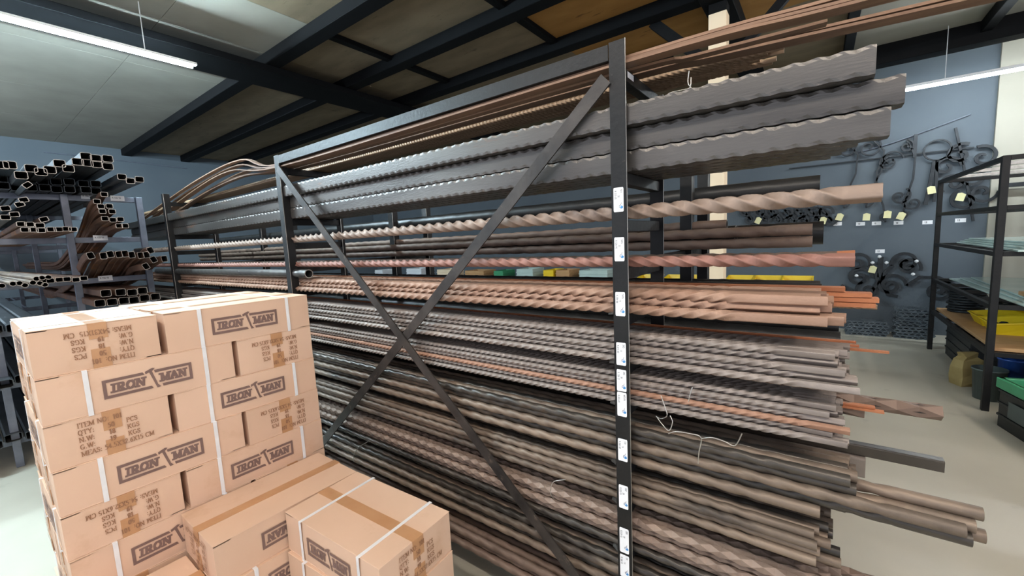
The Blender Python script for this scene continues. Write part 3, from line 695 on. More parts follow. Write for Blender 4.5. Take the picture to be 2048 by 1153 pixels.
for k, (px, py) in enumerate(((244, 354), (261, 362), (279, 359))):
    ltube('square_tube', px, py, .055, .045, 0, 'stube', f'dark square tube, {("leftmost", "middle", "rightmost")[k]} of the three set apart on the left rack top', 'three apart square tubes', slot=LZ[0] + .025)
for k in range(26):
    y = -.02 + (k % 13) * .067 + (.02 if k % 13 > 10 else 0); z = LZ[0] + .028 + (k // 13) * .055
    q = Vector((XL + .10 + .03 * (k % 3), y, z)); c_ = (CX.dot(q), CY.dot(q), CZ.dot(q))
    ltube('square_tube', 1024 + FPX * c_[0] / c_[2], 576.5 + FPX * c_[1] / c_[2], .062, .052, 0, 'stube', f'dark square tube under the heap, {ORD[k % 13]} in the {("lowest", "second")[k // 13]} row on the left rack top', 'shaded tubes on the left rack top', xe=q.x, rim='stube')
l2 = [(43, 448.5, 0), (59, 449, 0), (80, 451, 0), (88, 439, .3), (51, 460, 0), (67, 460, 0), (82, 461, 0), (103, 459, 0), (117, 459, 0), (134, 458, 0), (146, 459, 0), (11, 417, .15), (29, 429, .1), (11, 435, 0), (39.5, 409, .35), (47.5, 400, .3), (54.6, 370, .7)]
l2d = ['upper row', 'bottom row', 'dark heap']
for k, (px, py, r) in enumerate(l2):
    lab = f'small square tube, {ORD[k]} in the short upper row, second level of left rack' if k < 4 else f'small square tube, {ORD[k - 4]} along the bottom row, second level of left rack' if k < 11 else \
        ('small dark tube, left of the tilted pair', 'small dark tube right of the left pair on the second level', 'small dark tube lowest at the picture edge, second level', 'tilted small tube, lower of the pair beside the rack post', 'tilted small tube, upper of the pair beside the rack post', 'small tube turned on its corner under the top dark tubes')[k - 11]
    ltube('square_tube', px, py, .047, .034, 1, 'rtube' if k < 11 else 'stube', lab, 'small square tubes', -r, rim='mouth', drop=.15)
br = [(208.5, 389), (194, 403), (202, 413), (219, 412.5), (205, 423), (224.5, 423.5), (210, 437.5), (226, 440), (241, 439), (238.5, 452), (250.5, 452)]
for k, (px, py) in enumerate(br):
    ltube('square_tube', px, py, .042, .036, 1, 'rtube', f'curved rusty brown tube, {ORD[k]} from top of the fan between grey posts', 'curved brown tubes', drop=.30, slot=LZ[1] + .025 + max(0, (452 - py)) * .0012, arc=True)
l3 = [(181.5, 511.5, .25), (207, 512, .05), (221, 509, .15), (238, 509, .1), (250.5, 508, .1), (263.5, 510, .1), (281.5, 511, .1), (293, 510, .1), (301, 501, .3), (307.5, 519.5, .4), (329, 518, .1), (292, 533, .4)]
for k, (px, py, r) in enumerate(l3):
    ltube('square_tube', px, py, .040, .052, 2, 'rtube', f'bright rimmed square tube, {ORD[k]} from the left above the lowest crossbar', 'bright rimmed tubes', -r, drop=.25, slot=LZ[2] + .03, arc=True)
l3b = [(168, 557, 0), (152, 560, 0), (134, 559, 0), (119, 560, 0), (101, 562, 0)]
for k, (px, py, r) in enumerate(l3b): ltube('square_tube', px, py, .042, .034, 2, 'rtube', f'small square tube, {ORD[k]} from the right at the end of the pipe row', 'small tubes beside the pipes', r)
pp = [(26, 568), (39, 567), (50, 571), (66, 566), (73, 558), (84, 556), (80, 567), (90, 570), (97, 555), (4, 572)]
for k, (px, py) in enumerate(pp): ltube('round_pipe', px, py, .036, .034, 2, 'tube', f'grey round pipe, {ORD[k]} in the loose heap of pipes at the left', 'grey round pipes', round_=True, xe=-4.35)
l4 = [(212, 587), (241.5, 585), (264.5, 585.5), (285, 582), (200, 607), (224.5, 604.5), (248, 602), (268.5, 601), (289.5, 596.5), (311, 594)]
for k, (px, py) in enumerate(l4): ltube('square_tube', px, py, .062, .055, 3, 'rtube', f'wide square tube, {ORD[k] if k < 4 else ORD[k - 4]} in the {"upper" if k < 4 else "lower"} row just above the cartons', 'wide square tubes', slot=LZ[3] + .03 + (.057 if k < 4 else 0))
for k in range(30):
    q = Vector((XL + .06 + .05 * (k % 3), -.25 + (k % 10) * .1, (LZ[3] + .032, LZ[4] + .032, -1.30)[k // 10])); c_ = (CX.dot(q), CY.dot(q), CZ.dot(q))
    if k // 10 == 0 and q.y > .35: continue
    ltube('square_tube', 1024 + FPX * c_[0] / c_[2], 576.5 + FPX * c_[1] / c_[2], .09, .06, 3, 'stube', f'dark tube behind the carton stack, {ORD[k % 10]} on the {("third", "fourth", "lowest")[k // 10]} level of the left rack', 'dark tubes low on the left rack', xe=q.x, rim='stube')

# ------------------------------------------------------------------ cartons
CL, CW, CH = .532, .310, .149
def strap_loop(x, w, ly, lz):
    t = .0012; mb = MB()
    o = .003
    pts = [(x, -ly / 2 - .0006, -lz / 2 - .0006), (x, ly / 2 + .0006, -lz / 2 - .0006), (x, ly / 2 + .0006, lz / 2 + .0006), (x, -ly / 2 - .0006, lz / 2 + .0006)]
    y0_, y1_, z0_, z1_ = -ly / 2, ly / 2, -lz / 2, lz / 2
    e = .0016
    mb.cbox(x - w / 2, y0_ - e, z0_ - e, x + w / 2, y0_ - .0002, z1_ + e, .0004); mb.cbox(x - w / 2, y1_ + .0002, z0_ - e, x + w / 2, y1_ + e, z1_ + e, .0004)
    mb.cbox(x - w / 2, y0_, z1_ + .0002, x + w / 2, y1_, z1_ + e, .0004); mb.cbox(x - w / 2, y0_, z0_ - e, x + w / 2, y1_, z0_ - .0002, .0004)
    return mb
def carton_mesh(seed):
    rn = random.Random(seed); mb = MB(); L2, W2, H2 = CL / 2, CW / 2, CH / 2
    # body as a softly bulged shell
    nx, ny, nz = 10, 7, 4
    def P(u, v, w):
        bx = (1 - u * u); by = (1 - v * v); bz = (1 - w * w); q = .004
        x = u * (L2 - .002) + (q * .6 * by * bz if u == 1 else -q * .6 * by * bz if u == -1 else 0)
        y = v * (W2 - .002) + (q * bx * bz if v == 1 else -q * bx * bz if v == -1 else 0)
        z = w * (H2 - .003)
        return [x, y, z]
    for ax, n1, n2 in ((0, ny, nz), (1, nx, nz)):
        for sd in (-1, 1):
            vs = []; 
            for i in range(n1 + 1):
                for j in range(n2 + 1):
                    a = -1 + 2 * i / n1; b = -1 + 2 * j / n2
                    vs.append(P(sd, a, b) if ax == 0 else P(a, sd, b))
            fs = []
            for i in range(n1):
                for j in range(n2):
                    q = [i * (n2 + 1) + j, (i + 1) * (n2 + 1) + j, (i + 1) * (n2 + 1) + j + 1, i * (n2 + 1) + j + 1]
                    fs.append(q if (sd > 0) == (ax == 0) else q[::-1])
            mb.add(vs, fs, 0, True)
    for sd in (-1, 1):     # inner flaps (short) and outer flaps (long) with raw edges
        z = sd * (H2 - .003); zz = sorted((z, z - sd * .003)); mb.box(-L2 + .002, -W2 + .002, zz[0], L2 - .002, W2 - .002, zz[1], 0)
        for s in (-1, 1):
            j = rn.uniform(-.0015, .0015); lift = rn.uniform(0, .0018)
            a, b = sorted((s * .0015, s * (W2 - .001)))
            za, zb = sorted((z, sd * (H2 + 0)))
            mb.cbox(-L2 + .001 + j, a, za, L2 - .001 + j, b, zb, .001, 0)
    return mb
def wavy_edge(mb): pass
CM = [carton_mesh(k).mesh('carton', [MT['card']]) for k in range(4)]
def tape_mesh(sd):
    mb = MB(); L2, H2, w = CL / 2, CH / 2, .046
    z = sd * H2; zz = sorted((z + sd * .0002, z + sd * .0007)); mb.box(-L2, -w / 2, zz[0], L2, w / 2, zz[1])
    for s in (1, -1):
        x = s * (L2 + .0012); xx = sorted((x - s * .0014, x + s * .0006)); hh = .064 if sd > 0 else .052
        zz = sorted((sd * (H2 + .0007), sd * (H2 - hh))); mb.box(xx[0], -w / 2, zz[0], xx[1], w / 2, zz[1])
    return mb.mesh('tape', [MT['tape']])
TAPE = [tape_mesh(1), tape_mesh(-1)]
def logo_mesh(s):
    mb = MB(); w, h = .245, .064; pl = logo_polys(w, h)
    mb.polys(pl, (s * w / 2, s * (CW / 2 + .0034), -h / 2 - .002), (-s, 0, 0), (0, 0, 1))
    return mb.mesh('printed_logo', [MT['ink']])
LOGO = [logo_mesh(-1), logo_mesh(1)]
def text_mesh(dim, s):
    mb = MB(); hh = .0165; pt = .0238
    lines = [('ITEM NO: ', '101', None), ('QTY:', '50', 'PCS'), ('N.W:', '18', 'KGS'), ('G.W:', '19', 'KGS')]
    pl = []
    for i, (a, b, c) in enumerate(lines):
        y = .043 - i * pt; pl += lettering(a, -.083, y, hh, xs=.86)[0]
        x = -.083 + width(a, hh, .86) + .003 if i == 0 else -.012
        pl += lettering(b, x, y, hh, xs=.86, w=.2)[0]
        if c: pl += lettering(c, .034, y, hh, xs=.86)[0]
    k = width('MEAS: ' + dim, hh, .86); pl += lettering('MEAS: ' + dim, -.083, .043 - 4 * pt, hh, xs=.86 * min(1, .19 / k))[0]
    if s:
        mb.polys(pl, (s * (CL / 2 + .0032), 0, 0), (0, s, 0), (0, 0, 1))
    return mb.mesh('printed_lettering', [MT['ink2']])
TXT = {d: (text_mesh(d, 1), text_mesh(d, -1)) for d in ('54.5X32.6X15 CM', '54X31X15  CM')}
STR = [strap_loop(x, .013, CW + .006, CH).mesh('strap', [MT['strap']]) for x in (-.158, .168)]
ncart = [0]
def carton(x, y, ztop, end, label, flip=False, dim='54.5X32.6X15 CM', yaw=0., group='printed cartons', straps=True):
    """centre x, y; end=True shows the short text end to the aisle, else the long logo side"""
    k = ncart[0]; ncart[0] += 1
    o = empty('cardboard_box', label, 'box', (x, y, H + ztop - CH / 2), group)
    o.rotation_euler = (PI if flip else 0, 0, (0 if end else PI / 2) + yaw)
    link('carton', CM[k % 4], o); 
    for q in range(2): link('tape', TAPE[q], o); link('printed_logo', LOGO[q], o); link('printed_lettering', TXT[dim][q], o)
    if straps:
        for s in STR: link('strap', s, o)
    return o
FX = -1.905                     # front face of the stack
Y0 = .118
def jit(a): return random.uniform(-a, a)
zt = -.205
rows = [('T', 1, 'L'), ('L', 0, 'T', 1), ('T', 0, 'L'), ('L', 0, 'T', 1), ('T', 1, 'L'), ('L', 0, 'T', 1), ('T', 0, 'L'), ('L', 0, 'T', 1), ('T', 1, 'L')]
rn_ = ['top row', 'second row', 'third row', 'fourth row', 'fifth row', 'sixth row', 'seventh row', 'eighth row', 'bottom row']
for r in range(9):
    z = zt - r * (CH + .0004); fx = FX + r * .004
    tleft = r % 2 == 0
    upside = {0: True, 1: True, 2: False, 3: True, 4: True}.get(r, False)
    yT = Y0 + CW / 2 if tleft else Y0 + CL + .012 + CW / 2
    yL = Y0 + CW + .012 + CL / 2 if tleft else Y0 + CL / 2
    w1 = 'left' if tleft else 'right'; w2 = 'right' if tleft else 'left'
    tx = 'upside down printed lettering' if upside else 'upright printed lettering'
    carton(fx - CL / 2 + jit(.003), yT + jit(.003), z, True, f'cardboard box showing {tx} at the {w1} end of the stack\'s {rn_[r]}', upside, '54X31X15  CM' if r == 0 else '54.5X32.6X15 CM', jit(.006))
    carton(fx - CW / 2 + jit(.003), yL + jit(.003), z, False, f'strapped cardboard box showing its framed logo at the {w2} of the stack\'s {rn_[r]}', False, yaw=jit(.006))
    carton(fx - CW * 1.5 - .012 + jit(.004), yL + jit(.004), z - .004, False, f'cardboard box behind the logo box in the stack\'s {rn_[r]}', False, yaw=jit(.012))
zm = zt - 5 * (CH + .0004)
names_m = ['top', 'second', 'third', 'lowest']
for r in range(4):
    z = zm - r * (CH + .0004); z = max(z, -H + CH)
    carton(-1.885 + .008 + CW / 2 + .012 * r, .672 + jit(.003), z, False, 'cardboard box with plain brown top and upside down logo, leaning on the tall stack' if r == 0 else f'strapped cardboard box {ORD[r]} below the brown topped one beside the tall stack', r == 0, straps=(r > 0))
    carton(-1.295 + .008 * r, .795 - .006 * r, z, True, 'strapped cardboard box with taped top nearest the bars, printed on two sides' if r == 0 else f'cardboard box {ORD[r]} down in the pile under the taped box by the bars', False, '54.5X32.6X15 CM', .045 + (.02 if r else 0))
for r in range(3):
    z = zm - (r + 1) * (CH + .0004); z = max(z, -H + CH)
    carton(-1.885 + .03 + CW / 2, .135, z, False, 'cardboard box low at the front foot of the tall stack, its top just in view' if r == 0 else f'cardboard box {ORD[r]} down at the front foot of the tall stack', False, straps=False)

# ------------------------------------------------------------------ room
mb = MB(); mb.box(-11.2, -4, -H - .1, 6, 8.1, -H); struct(mb, 'floor', 'floor')
mb = MB(); mb.box(-11.2, -4, -H, -11.0, 8.1, 2.12); struct(mb, 'wall_left', 'wall')
mb = MB(); mb.box(-11.2, 7.90, -H, 1.72, 8.1, 2.12); struct(mb, 'wall_back', 'wall')
mb = MB(); mb.box(1.72, 7.86, -H, 6, 8.1, 2.12); struct(mb, 'wall_rear', 'wall2')
mb = MB()
xs_ = [-11.2, -9.3, -7.7, -6.1, -4.85, -3.95, -2.35, -.75, .2, 1.36, 2.9, 6]; ys_ = [-4, -2, -.4, .5, 1.4, 2.3, 3.3, 4.2, 5.1, 6.9, 8.1]
for i in range(len(xs_) - 1):
    for j in range(len(ys_) - 1):
        m_ = 0
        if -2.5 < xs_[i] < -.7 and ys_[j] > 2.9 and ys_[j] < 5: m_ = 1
        elif xs_[i] >= .2 or ys_[j] < 1.3 or (xs_[i] < -4.8 and ys_[j] < 2.2): m_ = 2  # left panels near the lamp get the pale board in place of its glare
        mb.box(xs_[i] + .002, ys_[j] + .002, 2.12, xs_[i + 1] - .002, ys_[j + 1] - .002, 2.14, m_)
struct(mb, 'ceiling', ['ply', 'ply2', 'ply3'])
mb = MB(); mb.box(-11.2, -4, 2.14, 6, 8.1, 2.2); struct(mb, 'ceiling_deck', 'ply')
nb_ = [0]
def beam(x0, y0, z0_, x1, y1, z1_, m='beam'):
    nb_[0] += 1; mb = MB(); mb.cbox(x0, y0, z0_, x1, y1, z1_, .004); return struct(mb, f'beam_{nb_[0]}', m)
for y in (2.28, 3.22, 4.12): beam(-11, y, 2.0, -.62, y + .15, 2.12)
for y in (5.05, 5.95): beam(-11, y, 2.0, -1.4, y + .15, 2.12)
beam(-5.32, -4, 1.93, -4.82, 7.9, 2.0)
beam(-11, 6.9, 1.9, 6, 7.1, 2.12)
for x in (-3.95, -2.35): beam(x - .04, 2.43, 2.07, x + .04, 4.12, 2.12)
for x in (.17, 1.34, 2.6): beam(x, 3.2, 2.0, x + .09, 6.9, 2.12)
beam(-.90, -4, 1.98, -.66, 6.9, 2.12) 
# column with knee braces
col = MB(); col.cbox(-.845, 4.24, -H, -.70, 4.38, 1.90, .004, 1); col.cbox(-.845, 4.24, 1.90, -.70, 4.38, 2.0, .004, 0)
struct(col, 'column', ['beam', 'cream'])
def bbar(a, b, w, h):
    nb_[0] += 1; mb = MB(); mb.bar(a, b, w, h); struct(mb, f'beam_{nb_[0]}', 'beam')
bbar((-.84, 4.31, 1.5), (-1.35, 4.31, 2.02), .07, .09)
bbar((-.70, 4.31, 1.45), (-.10, 4.31, 2.05), .05, .07)
# thin conduits
def conduit(path, r, label, m='edge'):
    mb = MB(); mb.tube(smooth_path(path, 4), r, 6); build(mb, 'cable', m, loc=(0, 0, H), label=label, cat='cable')
conduit([(-10.985, 1.25, 1.92), (-10.985, 2.2, 1.90), (-10.985, 3.3, 1.86)], .010, 'thin pale cable stretched along the dark left wall', 'greyrack')
conduit([(.4, 7.88, 1.02), (.8, 7.87, 1.10), (1.5, 7.87, 1.32)], .008, 'thin cable rising along the blue grey back wall', 'greyrack')

# tube lights
def tube_light(label, a, b, m, bodyh=.03, r=.016):
    a = Vector(a); b = Vector(b); o = empty('tube_light', label, 'light', W(*a)); d = b - a
    mb = MB(); mb.tube([(0, 0, 0), tuple(d)], r, 12); build(mb, 'tube', m, o)
    mb = MB(); u = d.normalized(); mb.bar(tuple(-u * .03 + Vector((0, 0, r + bodyh / 2))), tuple(d + u * .03 + Vector((0, 0, r + bodyh / 2))), .05, bodyh); build(mb, 'housing', 'lampbody', o)
    for t in (.12, .88):
        p = a.lerp(b, t) - a; mb = MB(); mb.tube([(p.x, p.y, r + .01), (p.x, p.y, 2.12 - a.z)], .004, 6); build(mb, 'hanger', 'lampbody', o)
    mb = MB()
    for t in (.02, .98): p = a.lerp(b, t) - a; mb.box(p.x - .015, p.y - .015, -.012, p.x + .015, p.y + .015, r + .004)
    build(mb, 'end_cap', 'lampbody', o)
    return o
tube_light('long white tube light below the ceiling at upper left', (-4.62, -1.2, 1.70), (-4.62, 1.535, 1.70), 'led', .02)
tube_light('white tube light before the back wall at upper right', (.76, 6.80, 1.52), (3.4, 6.80, 1.52), 'led2')
conduit([(.78, 6.80, 1.54), (.5, 6.80, 1.49), (.2, 6.85, 1.46)], .010, 'white twisted flex leading to the right tube light', 'lampbody')
tube_light('tube light over the aisle behind the camera', (1.7, -1.8, 2.03), (1.7, 1.0, 2.03), 'ledw', .06)
tube_light('second tube light over the aisle behind the camera', (-2.6, -.75, 2.03), (1.0, -.75, 2.03), 'ledw', .06)
tube_light('added unseen fill tube far left behind the camera line', (-9.0, -1.4, 1.95), (-6.4, -1.4, 1.95), 'led3', .02)  # fill lamp added out of view to brighten the left wall
tube_light('tube light over the aisle beside the shelf', (2.4, 1.6, 2.03), (2.4, 4.6, 2.03), 'ledw', .06)

# ------------------------------------------------------------------ right shelf
sx0, sx1, sy0, sy1 = 1.13, 2.75, 4.86, 6.98
sh = empty('shelving_unit', 'black steel frame shelf beside the back wall holding glass and bins', 'shelf', (0, 0, H))
for x in (sx0, sx1):
    for y in (sy0, sy1):
        mb = MB(); mb.cbox(x - .022, y - .022, -H, x + .022, y + .022, .47, .002); build(mb, 'post', 'black', sh)
levels = [.47, .095, -.26, -.68, -1.06]
for z in levels:
    for x in (sx0, sx1):
        mb = MB(); mb.cbox(x - .018, sy0 + .022, z - .036, x + .018, sy1 - .022, z, .002); build(mb, 'rail', 'black', sh)
    for y in (sy0, sy1):
        mb = MB(); mb.cbox(sx0 + .022, y - .018, z - .036, sx1 - .022, y + .018, z, .002); build(mb, 'rail', 'black', sh)
for y in (5.35, 5.85, 6.4):
    mb = MB(); mb.cbox(sx0 + .02, y - .016, .436, sx1 - .02, y + .016, .468, .002); build(mb, 'crossbar', 'edge', sh)
    mb = MB(); mb.cbox(sx0 + .02, y - .016, .062, sx1 - .02, y + .016, .094, .002); build(mb, 'crossbar', 'black', sh)
    for z in levels[2:]:
        mb = MB(); mb.cbox(sx0 + .02, y - .016, z - .034, sx1 - .02, y + .016, z - .001, .002); build(mb, 'crossbar', 'black', sh)
mb = MB(); mb.cbox(sx0 + .03, sy0 + .03, -1.058, sx1 - .03, sy1 - .03, -1.03, .003); build(mb, 'board', 'wood', sh)
def slab(name, x0, y0, z0_, x1, y1, z1_, m, label, cat, group=None, yaw=0):
    mb = MB(); cx, cy = (x0 + x1) / 2, (y0 + y1) / 2; mb.cbox(x0 - cx, y0 - cy, 0, x1 - cx, y1 - cy, z1_ - z0_, .003)
    return build(mb, name, m, loc=(cx, cy, z0_ + H), rot=(0, 0, yaw), label=label, cat=cat, group=group)
for k in range(4): slab('glass_sheet', sx0 + .1 + .03 * k, sy0 - .1 + .06 * k, -.259 + k * .016, sx1 - .1, sy1 - .25 - .07 * k, -.244 + k * .016, 'glass', f'pale green glass sheet, {ORD[k]} from the bottom on the middle shelf', 'glass sheet', 'glass sheets', .02 * (k - 1))
for k in range(3): slab('glass_sheet', sx0 + .12 + .05 * k, sy0 - .05 + .1 * k, -.679 + k * .016, sx1 - .1, sy1 - .12 - .1 * k, -.664 + k * .016, 'glass', f'pale glass sheet, {ORD[k]} from the bottom on the shelf above the bins', 'glass sheet', 'lower glass sheets', -.02 * (k - 1))
slab('wooden_board', sx0 + .2, sy0 - .02, -.63, sx1 - .3, sy0 + .3, -.60, 'wood', 'reddish wooden board on the front of the lower glass shelf', 'board')

def bin_mesh(w, d, h, t=.006):
    mb = MB(); b = .82
    # tapered open tray with a low lip in front (-y)
    def ring(s, z, lip=0): return [(-w / 2 * s, -d / 2 * s, z - lip), (w / 2 * s, -d / 2 * s, z - lip), (w / 2 * s, d / 2 * s, z), (-w / 2 * s, d / 2 * s, z)]
    o0, o1 = ring(b, 0), ring(1, h, h * .35); i1 = [(x * .95, y * .95, z) for x, y, z in o1]; i0 = [(x * .93, y * .93, t) for x, y, z in o0]
    V = o0 + o1 + i1 + i0; F = [(3, 2, 1, 0)]
    for k in range(4):
        j = (k + 1) % 4; F += [(k, j, 4 + j, 4 + k), (4 + k, 4 + j, 8 + j, 8 + k), (8 + k, 8 + j, 12 + j, 12 + k)]
    F.append((12, 13, 14, 15)); mb.add(V, F)
    e = [(-w / 2, -d / 2, h * .65), (w / 2, -d / 2, h * .65)]
    mb.cbox(-w / 2 - .008, -d / 2 - .01, h * .6, w / 2 + .008, -d / 2 + .004, h * .66, .002); mb.cbox(-w / 2 - .008, d / 2 - .004, h - .014, w / 2 + .008, d / 2 + .01, h, .002)
    for s in (-1, 1): mb.sweep([(s * w / 2, -d / 2, h * .63), (s * w / 2, d / 2, h - .006)], rect(.014, .012))
    return mb
def clutter(w, d, z, n, seed):
    r = random.Random(seed); mb = MB()
    for _ in range(n):
        x, y = r.uniform(-w / 2, w / 2), r.uniform(-d / 2, d / 2); s = r.uniform(.018, .04)
        if r.random() < .5: mb.lathe([(0, z), (s * .7, z + s * .2), (s, z + s * .8), (s * .5, z + s * 1.3), (0, z + s * 1.35)], 8, c=(x, y))
        else: mb.tube([(x + s * math.cos(a) , y + s * math.sin(a), z + s * .5 + .3 * s * math.sin(2 * a)) for a in [i * PI / 4 for i in range(8)]], s * .25, 5)
    return mb
BIN = bin_mesh(.34, .42, .15).mesh('plastic_bin', [MT['yellow']]); 
def ybin(x, y, z, label, yaw=0, seed=1, group='yellow bins'):
    o = link('plastic_bin', BIN, None, W(x, y, z), (0, 0, yaw), label, 'bin', group)
    cb = clutter(.25, .32, .03, 18, seed)
    build(cb, 'hardware', 'iron', loc=W(x, y, z + .004), rot=(0, 0, yaw), label='heap of small dark castings in the ' + label, cat='hardware', kind='stuff')
ybin(1.475, 5.60, -1.03, 'yellow bin in front on the wooden shelf board', -PI / 2, 3); ybin(1.475, 5.99, -1.03, 'yellow bin behind the front one on the wooden shelf board', -PI / 2, 4)

# black chain like castings piled in stacks
def links_mesh(w, h, rows_, cols, seed, depth=.18):
    r = random.Random(seed); mb = MB()
    for i in range(rows_):
        for j in range(cols):
            x = -w / 2 + w * (j + .5 + (.5 if i % 2 else 0) * .8) / (cols + .5); z = h * (i + .5) / rows_
            rx, rz = w / cols * .52, h / rows_ * .5
            y = r.uniform(-.012, .012)
            mb.sweep([(x + rx * math.cos(a), y, z + rz * .8 * math.sin(a)) for a in [k * PI / 5 for k in range(10)]], rect(.012, .012), 0, up=(0, 1, 0), closed=True)
    return mb
def cast_panel(w, h, rows_, cols, seed): return links_mesh(w, h, rows_, cols, seed).mesh('casting_panel', [MT['iron2']])
PAN = [cast_panel(.46, .20, 5, 7, 1), cast_panel(.40, .20, 5, 6, 2)]
for k, (x, z0_, me, lab) in enumerate(((.585, 0, 0, 'low'), (1.065, 0, 1, 'lower'), (1.065, .205, 1, 'upper'))):
    for q in range(4):
        link('casting_panel', PAN[me], None, W(x + jit(.012), 7.50 + q * .07, -H + z0_), (0, 0, jit(.02)), f'dark woven link casting, {ORD[q]} in the {lab} heap by the back wall', 'casting', 'link castings on the floor')
def ringstack(x, y, z, r, n, who):
    for k in range(n):
        mb = MB(); mb.tube([(r * math.cos(a), r * math.sin(a), 0) for a in [i * PI / 8 for i in range(16)]], .014, 6, closed=True)
        build(mb, 'iron_ring', 'iron', loc=W(x + jit(.012), y + jit(.012), z + .014 + k * .029), label=f'dark iron ring, {ORD[k]} up in the {who}', cat='ring', group='rings: ' + who)
ringstack(1.36, 6.72, -1.03, .14, 9, 'tall stack at the far board end')
ringstack(1.62, 6.35, -1.03, .13, 8, 'stack beside the tall one')
ringstack(1.85, 5.1, -1.03, .13, 12, 'stack by the near shelf post')
ringstack(2.2, 5.05, -1.03, .15, 13, 'stack farthest along the board')
def crate(name, x, y, w, d, h, m, label, yaw=0, z=-H, rimm=None):
    o = empty(name, label, 'crate', W(x, y, z), None, (0, 0, yaw)); mb = MB(); t = .012
    mb.box(-w / 2, -d / 2, 0, w / 2, d / 2, t)
    for s in (-1, 1):
        mb.cbox(s * w / 2 - t / 2, -d / 2, 0, s * w / 2 + t / 2, d / 2, h, .002); mb.cbox(-w / 2, s * d / 2 - t / 2, 0, w / 2, s * d / 2 + t / 2, h, .002)
        for q in range(1, 4): mb.cbox(-w / 2 - .008, s * d / 2 - .014 * 1, h * q / 4 - .008, w / 2 + .008, s * d / 2 + .014, h * q / 4 + .008, .002); mb.cbox(s * w / 2 - .014, -d / 2 - .006, h * q / 4 - .008, s * w / 2 + .014, d / 2 + .006, h * q / 4 + .008, .002)
    build(mb, 'body', m, o)
    if rimm:
        mb = MB()
        for s in (-1, 1): mb.cbox(s * w / 2 - .022, -d / 2 - .02, h - .075, s * w / 2 + .022, d / 2 + .02, h, .004); mb.cbox(-w / 2 - .02, s * d / 2 - .02, h - .075, w / 2 + .02, s * d / 2 + .02, h, .004)
        build(mb, 'rim', rimm, o)
        mb = MB(); mb.box(-w / 2 - .0165, -d * .25, h * .3, -w / 2 - .0145, d * .3, h * .62); build(mb, 'panel', 'greyp', o)
    return o
crate('crate', 1.44, 4.30, .50, .60, .37, 'blackplast', 'black crate with green rim in front of the shelf', .22, rimm='green')
crate('crate', 1.62, 6.35, .75, .95, .36, 'blackplast', 'black crate on the floor at the far end under the shelf')
crate('crate', 1.55, 4.95, .3, .3, .34, 'blackplast', 'black crate on the floor behind the near shelf post')
crate('crate', 2.2, 5.4, .6, .8, .42, 'blackplast', 'black crate on the floor deeper under the shelf')
def tub(x, y, r, h, m, label, cat='bucket', name='bucket'):
    mb = MB(); mb.lathe([(0, 0), (r * .85, 0), (r, h), (r * 1.05, h), (r * 1.05, h - .015), (r * .95, h - .012), (r * .8, .01), (0, .01)], 20); build(mb, name, m, loc=W(x, y, -H), label=label, cat=cat)
tub(1.22, 5.20, .105, .27, 'greyp', 'dark grey bucket between the paper bag and the shelf post')
tub(1.40, 5.36, .10, .34, 'bluep', 'blue bucket behind the grey one under the shelf')
mb = MB(); 
for_bag = [(-.10, -.065), (.10, -.065), (.10, .065), (-.10, .065)]
rg = [[(x * s + jit(.01), y * s2 + jit(.01), z) for x, y in for_bag] for z, s, s2 in ((0, 1, 1), (.08, 1.02, 1.1), (.17, 1, .9), (.24, .9, .7), (.27, .55, .5), (.31, .7, .35))]
vs = [p for r in rg for p in r]; fs = [(3, 2, 1, 0)] + [(i * 4 + j, i * 4 + (j + 1) % 4, (i + 1) * 4 + (j + 1) % 4, (i + 1) * 4 + j) for i in range(5) for j in range(4)] + [(20, 21, 22, 23)]
mb.add(vs, fs); build(mb, 'paper_bag', 'bag', loc=W(1.17, 5.58, -H), rot=(0, 0, .5), label='crumpled brown paper bag on the floor by the shelf', cat='bag')
# rods of gate frames leaning on the cream wall
def gate(x0, x1, z0_, z1_, y, nbar, label):
    o = empty('gate_panel', label, 'gate', (0, 0, H), 'gate frames against the cream wall'); mb = MB()
    for x in (x0, x1): mb.cbox(x - .03, y - .02, z0_, x + .03, y + .02, z1_, .002)
    for z in (z0_ + .06, z1_): mb.cbox(x0 - .03, y - .02, z - .05, x1 + .03, y + .02, z, .002)
    build(mb, 'frame', 'iron', o)
    for k in range(1, nbar): 
        mb = MB(); x = x0 + (x1 - x0) * k / nbar; mb.cbox(x - .018, y - .012, z0_ + .06, x + .018, y + .012, z1_ - .05, .002); build(mb, 'bar', 'iron', o)
gate(1.80, 2.65, -H, .42, 7.78, 3, 'dark gate frame leaning on the cream wall behind the shelf')
gate(2.75, 3.9, -H, .2, 7.72, 6, 'dark barred gate right of the first gate frame')

